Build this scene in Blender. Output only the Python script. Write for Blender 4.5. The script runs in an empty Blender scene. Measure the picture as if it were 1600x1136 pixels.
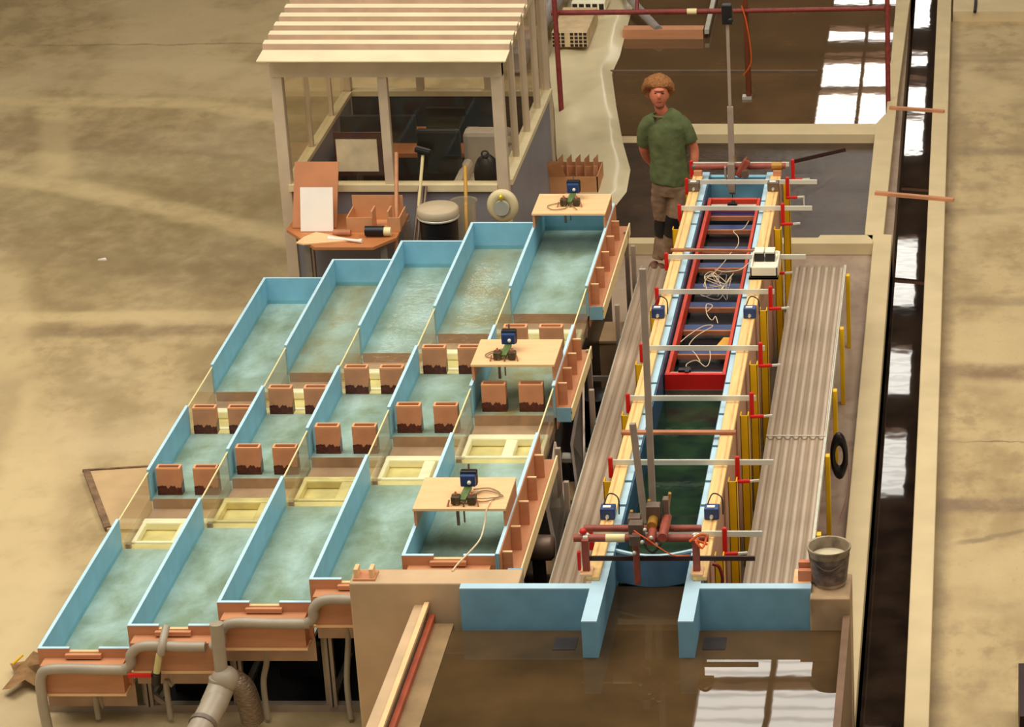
import bpy, bmesh, math, random
from mathutils import Vector, Matrix, noise
random.seed(7)
S = bpy.context.scene
C = S.collection
PI = math.pi

# ---------------------------------------------------------------- camera, world, lights, exposure
PITCH = math.radians(22.7); CAMZ = 9.7; FPX = 4701.0
cam = bpy.data.cameras.new('camera'); camo = bpy.data.objects.new('camera', cam); C.objects.link(camo)
camo.location = (0, 0, CAMZ); camo.rotation_euler = (PI/2 - PITCH, 0, 0)
cam.sensor_width = 36; cam.sensor_fit = 'HORIZONTAL'; cam.lens = FPX/1600*36
cam.shift_x = (800-1530)/1600; cam.shift_y = 0
cam.clip_end = 300
S.camera = camo
S.view_settings.view_transform = 'Standard'; S.view_settings.look = 'None'
S.view_settings.gamma = 1; S.view_settings.use_curve_mapping = False
S.view_settings.exposure = 0.0
W = bpy.data.worlds.new('world'); S.world = W; W.use_nodes = True
bgn = W.node_tree.nodes['Background']; bgn.inputs[0].default_value = (1, .94, .84, 1); bgn.inputs[1].default_value = .35
def area(name, loc, size, power, rot=(0, 0, 0), col=(1, .95, .86)):
    l = bpy.data.lights.new(name, 'AREA'); l.shape = 'RECTANGLE'; l.size = size[0]; l.size_y = size[1]
    l.energy = power; l.color = col
    o = bpy.data.objects.new(name, l); C.objects.link(o); o.location = loc; o.rotation_euler = rot; return o
area('overhead_light', (-9, 20, 12.6), (9, 8), 1300, (0, math.radians(-18), 0))  # unseen area lights supplying the overhead light
area('overhead_light', (3, 22, 12.6), (5, 12), 960, (0, math.radians(14), 0))
area('overhead_light', (-3, 12, 12.6), (8, 4), 540, (math.radians(22), 0, 0))

# ---------------------------------------------------------------- materials
MATS = {}
def mat(name, col, rough=.6, metal=0, n=0.12, ns=6.0, bump=0, ior=1.45, spec=.5, stretch=(1, 1, 1), dark=None, detail=4):
    """principled with a noise variation of the base colour"""
    if name in MATS: return MATS[name]
    m = bpy.data.materials.new(name); m.use_nodes = True; nt = m.node_tree; b = nt.nodes['Principled BSDF']
    b.inputs['Roughness'].default_value = rough; b.inputs['Metallic'].default_value = metal
    b.inputs['IOR'].default_value = ior; b.inputs['Specular IOR Level'].default_value = spec
    tc = nt.nodes.new('ShaderNodeTexCoord'); mp = nt.nodes.new('ShaderNodeMapping'); mp.inputs['Scale'].default_value = stretch
    nz = nt.nodes.new('ShaderNodeTexNoise'); nz.inputs['Scale'].default_value = ns; nz.inputs['Detail'].default_value = detail
    if name.startswith('tray_bed'): nz.inputs['Roughness'].default_value = .64; nz.inputs['Distortion'].default_value = .25
    nt.links.new(tc.outputs['Object'], mp.inputs[0]); nt.links.new(mp.outputs[0], nz.inputs['Vector'])
    r = nt.nodes.new('ShaderNodeValToRGB'); nt.links.new(nz.outputs[0], r.inputs[0])
    tight = dark is not None and name.startswith('tray_bed')
    d = dark if dark else tuple(c*(1-n*2) for c in col)
    u = tuple(min(1, c*(1+n)) for c in col)
    r.color_ramp.elements[0].position = .36 if tight else .3; r.color_ramp.elements[0].color = (*d, 1)
    r.color_ramp.elements[1].position = .64 if tight else .7; r.color_ramp.elements[1].color = (*u, 1)
    nt.links.new(r.outputs[0], b.inputs['Base Color'])
    if bump:
        bp = nt.nodes.new('ShaderNodeBump'); bp.inputs['Strength'].default_value = bump; bp.inputs['Distance'].default_value = .02
        nt.links.new(nz.outputs[0], bp.inputs['Height']); nt.links.new(bp.outputs[0], b.inputs['Normal'])
    MATS[name] = m; return m
def sr(r, g, b):
    f = lambda c: (c/255/12.92) if c/255 <= .04045 else ((c/255+.055)/1.055)**2.4
    return (f(r), f(g), f(b))

def glass_mat(name, tint, tr=.8):
    m = bpy.data.materials.new(name); m.use_nodes = True; nt = m.node_tree; nt.nodes.clear()
    o = nt.nodes.new('ShaderNodeOutputMaterial'); mx = nt.nodes.new('ShaderNodeMixShader'); mx2 = nt.nodes.new('ShaderNodeMixShader')
    t = nt.nodes.new('ShaderNodeBsdfTransparent'); t.inputs[0].default_value = (.97, .95, .9, 1)
    d = nt.nodes.new('ShaderNodeBsdfDiffuse'); d.inputs[0].default_value = (*tint, 1)
    g = nt.nodes.new('ShaderNodeBsdfGlossy'); g.inputs['Roughness'].default_value = .03
    fr = nt.nodes.new('ShaderNodeFresnel'); fr.inputs[0].default_value = 1.35
    mx.inputs[0].default_value = 1-tr
    nt.links.new(t.outputs[0], mx.inputs[1]); nt.links.new(d.outputs[0], mx.inputs[2])
    ge = nt.nodes.new('ShaderNodeNewGeometry'); iv = nt.nodes.new('ShaderNodeMath'); iv.operation = 'SUBTRACT'; iv.inputs[0].default_value = 1
    ml = nt.nodes.new('ShaderNodeMath'); ml.operation = 'MULTIPLY'; nt.links.new(ge.outputs['Backfacing'], iv.inputs[1])
    nt.links.new(iv.outputs[0], ml.inputs[0]); nt.links.new(fr.outputs[0], ml.inputs[1])
    nt.links.new(ml.outputs[0], mx2.inputs[0]); nt.links.new(mx.outputs[0], mx2.inputs[1]); nt.links.new(g.outputs[0], mx2.inputs[2])
    nt.links.new(mx2.outputs[0], o.inputs[0]); MATS[name] = m; return m

def stripes_mat(name, base, var, segs, ns=1.2):
    """concrete: noise clouds plus straight bands (wear, stains, a painted kerb shadow) given as (x0,y0,x1,y1,halfwidth,colour,strength)"""
    m = bpy.data.materials.new(name); m.use_nodes = True; nt = m.node_tree; N = nt.nodes; L = nt.links; b = N['Principled BSDF']
    b.inputs['Roughness'].default_value = .55; b.inputs['Specular IOR Level'].default_value = .3
    tc = N.new('ShaderNodeTexCoord')
    def nz(scale, det, st=(1, 1, 1)):
        mp = N.new('ShaderNodeMapping'); mp.inputs['Scale'].default_value = st; L.new(tc.outputs['Object'], mp.inputs[0])
        q = N.new('ShaderNodeTexNoise'); q.inputs['Scale'].default_value = scale; q.inputs['Detail'].default_value = det; q.inputs['Roughness'].default_value = .62
        L.new(mp.outputs[0], q.inputs['Vector']); return q
    def mix(fac, a, bb):
        q = N.new('ShaderNodeMix'); q.data_type = 'RGBA'
        if isinstance(fac, float): q.inputs[0].default_value = fac
        else: L.new(fac, q.inputs[0])
        for s, v in ((q.inputs[6], a), (q.inputs[7], bb)):
            if isinstance(v, tuple): s.default_value = (*v, 1)
            else: L.new(v, s)
        return q.outputs[2]
    def rng(x, a, bb, c=0., d=1.):
        q = N.new('ShaderNodeMapRange'); q.interpolation_type = 'SMOOTHSTEP'
        L.new(x, q.inputs[0]); q.inputs[1].default_value = a; q.inputs[2].default_value = bb; q.inputs[3].default_value = c; q.inputs[4].default_value = d
        return q.outputs[0]
    n1 = nz(ns*1.5, 8, (1, .6, 1)); n2 = nz(ns*5, 8, (.8, .6, 1)); n3 = nz(.4, 4); n4 = nz(ns*22, 6, (1, .5, 1))
    col = mix(rng(n1.outputs[0], .38, .62), base, var[0])
    col = mix(rng(n2.outputs[0], .48, .66, 0, .55), col, var[1])
    col = mix(rng(n3.outputs[0], .45, .62, 0, .75), col, var[2])
    col = mix(rng(n4.outputs[0], .55, .75, 0, .45), col, var[0])
    sep = N.new('ShaderNodeSeparateXYZ')
    wob = N.new('ShaderNodeMix'); wob.data_type = 'VECTOR'; wob.inputs[0].default_value = .22
    L.new(tc.outputs['Object'], wob.inputs[4])
    add = N.new('ShaderNodeVectorMath'); add.operation = 'ADD'; L.new(tc.outputs['Object'], add.inputs[0])
    nn = nz(2.6, 5); sb = N.new('ShaderNodeVectorMath'); sb.operation = 'SUBTRACT'; L.new(nn.outputs['Color'], sb.inputs[0]); sb.inputs[1].default_value = (.5, .5, .5)
    L.new(sb.outputs[0], add.inputs[1]); L.new(add.outputs[0], wob.inputs[5])
    def mm(op, a, bb):
        q = N.new('ShaderNodeMath'); q.operation = op
        for i, v in ((0, a), (1, bb)):
            if isinstance(v, (int, float)): q.inputs[i].default_value = v
            elif v is not None: L.new(v, q.inputs[i])
        return q.outputs[0]
    L.new(wob.outputs[1], sep.inputs[0])
    for x0, y0, x1, y1, hw, c, st in segs:
        dx, dy = x1-x0, y1-y0; ln = math.hypot(dx, dy); dx /= ln; dy /= ln
        rx = mm('SUBTRACT', sep.outputs[0], x0); ry = mm('SUBTRACT', sep.outputs[1], y0)
        along = mm('ADD', mm('MULTIPLY', rx, dx), mm('MULTIPLY', ry, dy))
        across = mm('ABSOLUTE', mm('ADD', mm('MULTIPLY', rx, -dy), mm('MULTIPLY', ry, dx)), None)
        soft = min(hw*.6, .12)
        f = rng(across, hw-soft, hw+soft, 1, 0)
        f = mm('MULTIPLY', f, rng(along, -.15, .15)); f = mm('MULTIPLY', f, rng(along, ln-.15, ln+.15, 1, 0))
        f = mm('MULTIPLY', f, rng(n2.outputs[0], .25, .6, st*.35, st))
        col = mix(f, col, c)
    L.new(col, b.inputs['Base Color'])
    bp = N.new('ShaderNodeBump'); bp.inputs['Strength'].default_value = .15; L.new(n2.outputs[0], bp.inputs['Height']); L.new(bp.outputs[0], b.inputs['Normal'])
    MATS[name] = m; return m

def water_mat(name, c1, c2, rough=.02, ns=3., bump=.02, bs=8., ior=1.33):
    m = mat(name, c1, rough, 0, 0, ns, 0, ior, .5, dark=c2)
    nt = m.node_tree; b = nt.nodes['Principled BSDF']
    tc = nt.nodes.new('ShaderNodeTexCoord'); q = nt.nodes.new('ShaderNodeTexNoise'); q.inputs['Scale'].default_value = bs
    nt.links.new(tc.outputs['Object'], q.inputs['Vector'])
    bp = nt.nodes.new('ShaderNodeBump'); bp.inputs['Strength'].default_value = bump; bp.inputs['Distance'].default_value = .05
    nt.links.new(q.outputs[0], bp.inputs['Height']); nt.links.new(bp.outputs[0], b.inputs['Normal']); return m

def clear_water(name, ripple=.12, bs=14):
    m = bpy.data.materials.new(name); m.use_nodes = True; nt = m.node_tree; nt.nodes.clear()
    o = nt.nodes.new('ShaderNodeOutputMaterial'); mx = nt.nodes.new('ShaderNodeMixShader')
    t = nt.nodes.new('ShaderNodeBsdfTransparent'); t.inputs[0].default_value = (.93, .96, .93, 1)
    g = nt.nodes.new('ShaderNodeBsdfGlossy'); g.inputs['Roughness'].default_value = .04
    fr = nt.nodes.new('ShaderNodeFresnel'); fr.inputs[0].default_value = 1.33
    tc = nt.nodes.new('ShaderNodeTexCoord'); q = nt.nodes.new('ShaderNodeTexNoise'); q.inputs['Scale'].default_value = bs; q.inputs['Detail'].default_value = 3
    bp = nt.nodes.new('ShaderNodeBump'); bp.inputs['Strength'].default_value = ripple; bp.inputs['Distance'].default_value = .05
    nt.links.new(tc.outputs['Object'], q.inputs['Vector']); nt.links.new(q.outputs[0], bp.inputs['Height'])
    nt.links.new(bp.outputs[0], fr.inputs['Normal']); nt.links.new(bp.outputs[0], g.inputs['Normal'])
    nt.links.new(fr.outputs[0], mx.inputs[0]); nt.links.new(t.outputs[0], mx.inputs[1]); nt.links.new(g.outputs[0], mx.inputs[2])
    nt.links.new(mx.outputs[0], o.inputs[0]); MATS[name] = m; return m

def emit(name, col, st):
    m = bpy.data.materials.new(name); m.use_nodes = True; nt = m.node_tree; nt.nodes.clear()
    o = nt.nodes.new('ShaderNodeOutputMaterial'); e = nt.nodes.new('ShaderNodeEmission')
    tc = nt.nodes.new('ShaderNodeTexCoord'); w = nt.nodes.new('ShaderNodeTexWave'); w.bands_direction = 'Y'; w.inputs['Scale'].default_value = .9
    r = nt.nodes.new('ShaderNodeValToRGB'); r.color_ramp.elements[0].color = (*[c*.62 for c in col], 1); r.color_ramp.elements[1].color = (*col, 1); r.color_ramp.elements[1].position = .4
    nt.links.new(tc.outputs['Object'], w.inputs[0]); nt.links.new(w.outputs[0], r.inputs[0]); nt.links.new(r.outputs[0], e.inputs[0])
    e.inputs[1].default_value = st; nt.links.new(e.outputs[0], o.inputs[0]); MATS[name] = m; return m

CON = mat('curb_concrete', sr(206, 184, 140), .7, n=.05, ns=3, bump=.05)
CONY = mat('pier_concrete', sr(200, 168, 128), .7, n=.08, ns=3, bump=.05)
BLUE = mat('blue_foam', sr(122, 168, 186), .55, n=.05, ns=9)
BLUE2 = mat('blue_tray_wall', sr(130, 188, 210), .5, n=.05, ns=7)
BLUED = mat('blue_liner', sr(62, 96, 122), .35, n=.1, ns=5)
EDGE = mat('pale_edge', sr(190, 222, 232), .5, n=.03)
PLY = mat('plywood', sr(198, 136, 94), .55, n=.06, ns=4, stretch=(1, 1, 6))
PLYL = mat('light_plywood', sr(238, 190, 136), .5, n=.04, ns=5, stretch=(1, 6, 1))
PLYE = mat('plywood_edge', sr(240, 196, 140), .5, n=.04)
PINE = mat('pine_rail', sr(238, 194, 124), .5, n=.09, ns=7, stretch=(6, .5, 6))
BATT = mat('batten_wood', sr(176, 112, 76), .6, n=.12, ns=7)
CLAY = mat('clay', sr(206, 138, 96), .6, n=.06, ns=9)
CLAYT = mat('clay_rim', sr(230, 162, 112), .6, n=.05, ns=9)
SOOT = mat('wet_clay', sr(92, 36, 22), .3, n=.3, ns=30)
RED = mat('red_paint', sr(206, 28, 22), .4, n=.06)
ORED = mat('red_frame_paint', sr(214, 66, 38), .45, n=.06)
YEL = mat('yellow_paint', sr(236, 184, 10), .45, n=.07, ns=5)
ALU = mat('aluminium', sr(200, 196, 178), .35, .35, n=.05)
ALUW = mat('bright_bar', sr(226, 222, 202), .4, .2, n=.04)
PROF = mat('grey_profile', sr(172, 154, 136), .45, .3, n=.08)
PVC = mat('grey_pipe', sr(166, 152, 130), .4, n=.06)
RUST = mat('red_primer_pipe', sr(152, 74, 56), .45, n=.12, ns=14)
SCAF = mat('scaffold_red', sr(132, 48, 40), .5, n=.15, ns=20)
TAPE = mat('cream_tape', sr(238, 218, 160), .6, n=.03)
STEEL = mat('dull_steel', sr(120, 100, 84), .4, .4, n=.12)
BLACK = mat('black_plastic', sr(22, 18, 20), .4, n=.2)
DARK = mat('dark_shadowed_gear', sr(38, 28, 24), .7, n=.3)
CABW = mat('cabin_frame_paint', sr(206, 184, 154), .5, n=.05)
CABL = mat('cabin_sill', sr(224, 206, 162), .5, n=.04)
CABP = mat('cabin_panel', sr(140, 136, 140), .5, n=.05, ns=2)
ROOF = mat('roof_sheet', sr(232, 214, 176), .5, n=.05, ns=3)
RIBSHADE = mat('shaded_rib_face', sr(176, 146, 118), .6, n=.08, ns=5)  # rib fronts darkened: shading from overhead light painted into the sheet colour
CARD = mat('cardboard', sr(206, 146, 98), .75, n=.05, ns=8)
BROWN = mat('brown_board', sr(188, 118, 68), .5, n=.07, ns=4)
WHITE = mat('white_paper', sr(240, 228, 212), .6, n=.02)
CREAM = mat('cream_foam', sr(252, 244, 208), .45, n=.04, ns=8)
CREAMY = mat('yellow_basin', sr(228, 210, 146), .3, n=.12, ns=5)
SLATE = mat('brown_bed', sr(186, 152, 122), .4, n=.14, ns=4)
DBLUE = mat('blue_plastic', sr(36, 62, 110), .35, n=.12)
BEDM = mat('tray_bed', sr(184, 206, 202), .35, n=0, ns=3.2, dark=sr(142, 158, 136), detail=9, stretch=(1, .6, 1))
BEDR = mat('tray_bed_stained', sr(176, 196, 186), .35, n=0, ns=2.6, dark=sr(152, 142, 100), detail=9, stretch=(1, .6, 1))
SHEET = mat('cream_sheet', sr(222, 206, 164), .3, n=.06, ns=2, bump=.05)
CORR = mat('corrugated_sheet', sr(178, 158, 134), .34, n=.07, ns=2, stretch=(1, 1, 1))
SKIN = mat('skin', sr(206, 120, 88), .5, n=.04, spec=.35)
HAIR = mat('hair', sr(150, 96, 48), .85, n=.25, ns=60, bump=.6)
SHIRT = mat('green_cotton', sr(92, 100, 58), .85, n=.14, ns=9, bump=.15)
TROUS = mat('brown_trousers', sr(136, 106, 80), .85, n=.16, ns=10, bump=.15)
CABLEM = mat('pale_cable', sr(224, 200, 160), .5, n=.05)
GREENP = mat('green_board', sr(96, 116, 60), .5, n=.2, ns=30)
GLASS = glass_mat('clear_acrylic', sr(226, 206, 170), .90)
PANE = glass_mat('window_glass', sr(190, 170, 140), .985)
WAT = clear_water('tray_water')
DARKW = water_mat('basin_water', sr(104, 78, 50), sr(80, 62, 42), .015, 1.2, .004, 3)
MURKW = water_mat('murky_water', sr(74, 56, 40), sr(52, 40, 30), .3, 2.2, .08, 9)
MURKW.node_tree.nodes['Principled BSDF'].inputs['Specular IOR Level'].default_value = .2
DITW = water_mat('ditch_water', sr(58, 44, 34), sr(26, 20, 18), .02, 3, .008, 3)
TANKW = water_mat('tank_water', sr(90, 68, 42), sr(62, 48, 30), .015, 1.6, .004, 3)
FLW = water_mat('flume_water', sr(40, 64, 40), sr(22, 36, 34), .06, 5, .03, 10)

# ---------------------------------------------------------------- mesh helpers
class MB:
    def __init__(s): s.v = []; s.f = []; s.m = []; s.cur = 0
    def add(s, vs, fs):
        o = len(s.v); s.v += [tuple(v) for v in vs]; s.f += [tuple(i+o for i in f) for f in fs]; s.m += [s.cur]*len(fs); return s
    def box(s, x0, x1, y0, y1, z0, z1):
        return s.add([(x0, y0, z0), (x1, y0, z0), (x1, y1, z0), (x0, y1, z0), (x0, y0, z1), (x1, y0, z1), (x1, y1, z1), (x0, y1, z1)],
                     [(0, 3, 2, 1), (4, 5, 6, 7), (0, 1, 5, 4), (1, 2, 6, 5), (2, 3, 7, 6), (3, 0, 4, 7)])
    def prism(s, poly, z0, z1):
        n = len(poly); z = (lambda p, d: p[2]+d if len(p) > 2 else d)
        a = sum(poly[i][0]*poly[(i+1) % n][1]-poly[(i+1) % n][0]*poly[i][1] for i in range(n))
        if a < 0: poly = poly[::-1]
        return s.add([(p[0], p[1], z0) for p in poly]+[(p[0], p[1], z1) for p in poly],
                     [tuple(range(n))[::-1], tuple(range(n, 2*n))]+[(i, (i+1) % n, n+(i+1) % n, n+i) for i in range(n)])
    def bar(s, a, b, w, h=None, up=(0, 0, 1)):
        a = Vector(a); b = Vector(b); d = (b-a).normalized(); h = h or w; up = Vector(up)
        if abs(d.dot(up)) > .95: up = Vector((0, 1, 0))
        x = d.cross(up).normalized()*w/2; y = x.cross(d).normalized()*h/2
        return s.add([a-x-y, a+x-y, a+x+y, a-x+y, b-x-y, b+x-y, b+x+y, b-x+y],
                     [(0, 3, 2, 1), (4, 5, 6, 7), (0, 1, 5, 4), (1, 2, 6, 5), (2, 3, 7, 6), (3, 0, 4, 7)])
    def rings(s, rings, closed_ends=True, loop=False):
        n = len(rings[0]); vs = [p for r in rings for p in r]; fs = []; R = len(rings)
        for i in range(R if loop else R-1):
            for j in range(n):
                a = i*n+j; b = i*n+(j+1) % n; c = ((i+1) % R)*n+(j+1) % n; d = ((i+1) % R)*n+j; fs.append((a, b, c, d))
        if closed_ends and not loop: fs += [tuple(range(n))[::-1], tuple(range((R-1)*n, R*n))]
        return s.add(vs, fs)
    def tube(s, pts, r, n=8, smooth=0, loop=False):
        P = [Vector(p) for p in pts]
        if smooth and len(P) > 2:
            Q = []
            for i in range(len(P)-1):
                p0 = P[max(i-1, 0)]; p1 = P[i]; p2 = P[i+1]; p3 = P[min(i+2, len(P)-1)]
                for k in range(smooth):
                    t = k/smooth; Q.append(.5*((2*p1)+(p2-p0)*t+(2*p0-5*p1+4*p2-p3)*t*t+(3*p1-p0-3*p2+p3)*t**3))
            Q.append(P[-1]); P = Q
        R = []; prev = None
        for i, p in enumerate(P):
            d = (P[min(i+1, len(P)-1)]-P[max(i-1, 0)]).normalized()
            if prev is None:
                u = Vector((0, 0, 1)) if abs(d.z) < .9 else Vector((0, 1, 0)); x = d.cross(u).normalized()
            else: x = (prev-d*prev.dot(d)).normalized()
            prev = x; y = d.cross(x)
            rr = r[min(i*len(r)//len(P), len(r)-1)] if isinstance(r, (list, tuple)) else r
            R.append([p+x*rr*math.cos(a)+y*rr*math.sin(a) for a in [2*PI*j/n for j in range(n)]])
        return s.rings(R)
    def lathe(s, c, prof, n=24, axis='z', cap=True):
        R = []
        for r, h in prof:
            ring = []
            for j in range(n):
                a = 2*PI*j/n; x, y = r*math.cos(a), r*math.sin(a)
                ring.append({'z': (c[0]+x, c[1]+y, c[2]+h), 'y': (c[0]+x, c[1]+h, c[2]-y), 'x': (c[0]+h, c[1]+x, c[2]+y)}[axis])
            R.append(ring)
        return s.rings(R, cap)
    def torus(s, c, R0, r, axis='y', n=28, k=10, sx=1, sz=1):
        R = []
        for i in range(n):
            a = 2*PI*i/n; ring = []
            for j in range(k):
                b = 2*PI*j/k; q = R0+r*math.cos(b); h = r*math.sin(b)
                if axis == 'y': ring.append((c[0]+q*math.cos(a)*sx, c[1]+h, c[2]+q*math.sin(a)*sz))
                else: ring.append((c[0]+q*math.cos(a)*sx, c[1]+q*math.sin(a)*sz, c[2]+h))
            R.append(ring)
        return s.rings(R, loop=True)
    def ell(s, c, r, n=14, k=9, M=None):
        R = []
        for i in range(k+1):
            t = -PI/2+PI*i/k; t = max(min(t, PI/2-.06), -PI/2+.06)
            ring = [Vector((r[0]*math.cos(t)*math.cos(a), r[1]*math.cos(t)*math.sin(a), r[2]*math.sin(t))) for a in [2*PI*j/n for j in range(n)]]
            if M: ring = [M @ p for p in ring]
            R.append([p+Vector(c) for p in ring])
        return s.rings(R)
    def loft(s, secs, n=16, sub=4):
        """secs: (centre, rx, ry) with rings in planes perpendicular to the path; smooth interpolation"""
        P = []
        for i in range(len(secs)-1):
            a = secs[max(i-1, 0)]; b = secs[i]; c = secs[i+1]; d = secs[min(i+2, len(secs)-1)]
            for k in range(sub):
                t = k/sub
                g = lambda p, q, r_, w: .5*((2*q)+(r_-p)*t+(2*p-5*q+4*r_-w)*t*t+(3*q-p-3*r_+w)*t**3)
                P.append((g(*[Vector(z[0]) for z in (a, b, c, d)]), g(a[1], b[1], c[1], d[1]), g(a[2], b[2], c[2], d[2])))
        P.append((Vector(secs[-1][0]), secs[-1][1], secs[-1][2]))
        R = []
        for i, (p, rx, ry) in enumerate(P):
            d = (P[min(i+1, len(P)-1)][0]-P[max(i-1, 0)][0]).normalized()
            y = Vector((0, 1, 0)); y = (y-d*y.dot(d)).normalized(); x = y.cross(d)
            R.append([p+x*rx*math.cos(a)+y*ry*math.sin(a) for a in [2*PI*j/n for j in range(n)]])
        return s.rings(R)
    def build(s, name, mats, parent=None, bevel=0, smooth=False, remesh=0):
        if not isinstance(mats, (list, tuple)): mats = [mats]
        me = bpy.data.meshes.new(name); off = Vector((0, 0, 0))
        q = parent
        while q is not None: off += q.location; q = q.parent
        me.from_pydata([tuple(Vector(v)-off) for v in s.v], [], s.f)
        for m in mats: me.materials.append(m)
        for p, k in zip(me.polygons, s.m): p.material_index = k
        bm = bmesh.new(); bm.from_mesh(me); bmesh.ops.recalc_face_normals(bm, faces=bm.faces); bm.to_mesh(me); bm.free()
        if smooth:
            for p in me.polygons: p.use_smooth = True
        me.update()
        o = bpy.data.objects.new(name, me); C.objects.link(o)
        if parent is not None: o.parent = parent
        if remesh:
            r = o.modifiers.new('r', 'REMESH'); r.mode = 'VOXEL'; r.voxel_size = remesh; r.use_smooth_shade = True
            sm = o.modifiers.new('s', 'SMOOTH'); sm.iterations = 4; sm.factor = .5
        elif bevel:
            b = o.modifiers.new('b', 'BEVEL'); b.width = bevel; b.segments = 2; b.limit_method = 'ANGLE'
            if smooth: b.harden_normals = False
        elif smooth:
            e = o.modifiers.new('e', 'EDGE_SPLIT'); e.split_angle = math.radians(50)
        return o

def tag(o, label=None, cat=None, group=None, kind=None):
    if label: o['label'] = label
    if cat: o['category'] = cat
    if group: o['group'] = group
    if kind: o['kind'] = kind
    return o
def thing(name, loc, label, cat, group=None):
    o = bpy.data.objects.new(name, None); o.empty_display_size = .1; C.objects.link(o); o.location = loc
    return tag(o, label, cat, group)
def struct(o): o['kind'] = 'structure'; return o
def dup(root, loc, label=None, rz=None):
    r = root.copy(); C.objects.link(r); r.location = loc
    if rz is not None: r.rotation_euler = (0, 0, rz)
    if label: r['label'] = label
    for ch in list(root.children):
        c = ch.copy(); C.objects.link(c); c.parent = r
        for g in list(ch.children):
            d = g.copy(); C.objects.link(d); d.parent = c
    return r

# ================================================================ SETTING
LT = sr(204, 180, 132); DK = sr(128, 106, 78); MID = sr(166, 136, 92)
left_m = stripes_mat('left_floor_concrete', sr(186, 162, 118), (sr(160, 138, 98), sr(146, 124, 86), sr(200, 178, 136)), [
    (-9.6, 27.8, -6.4, 26.6, 1.5, sr(140, 122, 82), .5), (-8.9, 24.9, -6.4, 24.9, .7, sr(142, 122, 84), .5), (-9.5, 31.2, -6.4, 31.0, .6, sr(206, 182, 140), .5), (-7.9, 22.0, -6.8, 16.5, .8, sr(212, 184, 140), .35),
    (-10.6, 30.35, -8.3, 30.32, .16, LT, .9), (-8.3, 30.32, -7.1, 29.7, .16, LT, .9),
    (-9.72, 30.2, -9.05, 27.95, .16, LT, .9),
    (-9.9, 28.0, -8.84, 27.67, .17, LT, .9), (-8.84, 27.67, -7.46, 26.85, .17, LT, .9), (-7.46, 26.85, -6.2, 26.05, .17, LT, .9),
    (-9.3, 24.2, -6.3, 24.3, .12, LT, .8), (-8.3, 23.86, -6.3, 23.95, .12, DK, .7),
    (-8.9, 25.5, -7.2, 20.2, .25, LT, .7), (-7.5, 21.4, -6.6, 17.6, .35, LT, .8),
    (-8.0, 22.9, -7.1, 18.0, .12, DK, .35), (-10.5, 29.3, -6.3, 28.9, .5, DK, .35), (-9.6, 26.7, -6.3, 25.2, .55, DK, .3),
    (-10.5, 32.4, -5.5, 32.55, .02, DK, .8)])
right_m = stripes_mat('right_floor_concrete', sr(184, 160, 114), (sr(160, 136, 94), sr(140, 116, 82), sr(196, 172, 126)), [
    (-.32, 10, -.32, 34, .09, DK, .55), (-.3, 31.8, .7, 31.8, .08, DK, .5), (-.3, 28.75, .7, 28.65, .12, DK, .6), (-.3, 26.9, .7, 27.0, .08, DK, .4),  # first band paints the kerb's shadow along its right side
    (-.3, 24.6, .7, 24.6, .1, DK, .5), (-.3, 23.02, .7, 23.0, .16, sr(120, 92, 66), .8), (-.2, 21.6, .7, 21.58, .015, DK, .9),
    (-.3, 20.42, .7, 20.42, .11, sr(120, 96, 74), .8), (-.15, 19.8, .7, 20.15, .035, DK, .7)])
pit_m = stripes_mat('pit_floor_concrete', sr(164, 142, 120), (sr(144, 120, 100), sr(120, 92, 76), sr(164, 140, 112)), [])
struct(MB().box(-30, -3.45, 8, 60, -.2, 0).build('floor', left_m))
struct(MB().box(-.49, 14, 8, 60, -.2, 0).build('floor', right_m))
struct(MB().box(-3.45, -.8, 8, 60, -.4, -.0).build('floor', pit_m))
struct(MB().box(-.8, -.49, 8, 60, -.6, -.4).build('trim_1', DARK))
zc = .12
struct(MB().prism([(-.97, 8), (-.80, 8), (-.80, 25.97), (-.878, 25.99), (-.868, 27.6), (-.853, 30.2), (-.80, 33.9), (-.80, 45), (-.965, 45), (-.965, 33.8), (-.958, 29.6), (-1.055, 29.24), (-1.055, 26.0), (-.97, 25.8)], -.4, zc).build('trim_2', CON, bevel=.008))
struct(MB().box(-.483, -.322, 8, 45, -.4, zc).build('trim_3', CON, bevel=.008))
bm = MB(); bm.box(-2.95, -1.05, 28.91, 29.24, 0, zc); struct(bm.build('trim_4', CON, bevel=.008))
bm = MB(); bm.prism([(-3.6, 25.75), (-.97, 25.75), (-.97, 25.97), (-1.46, 25.97), (-1.48, 25.9), (-3.6, 25.9)], 0, zc); struct(bm.build('trim_5', CON, bevel=.008))
def water(o, label): return tag(o, label, 'water', kind='stuff')
water(MB().add([(-.8, 8, -.3), (-.483, 8, -.3), (-.483, 45, -.3), (-.88, 45, -.3)], [(0, 1, 2, 3)]).build('ditch_water', DITW), 'dark still water in the narrow ditch between the two beige kerbs')
water(MB().box(-4.0, -1.055, 25.9, 28.92, .0, .02).build('basin_water', MURKW), 'dark brown murky water in the basin just behind the flume')
water(MB().prism([(-4.0, 29.2), (-.96, 29.2), (-.965, 60), (-4.3, 60)], .0, .02).build('basin_water', DARKW), 'dark water with bright window reflections in the rear basin')
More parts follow.
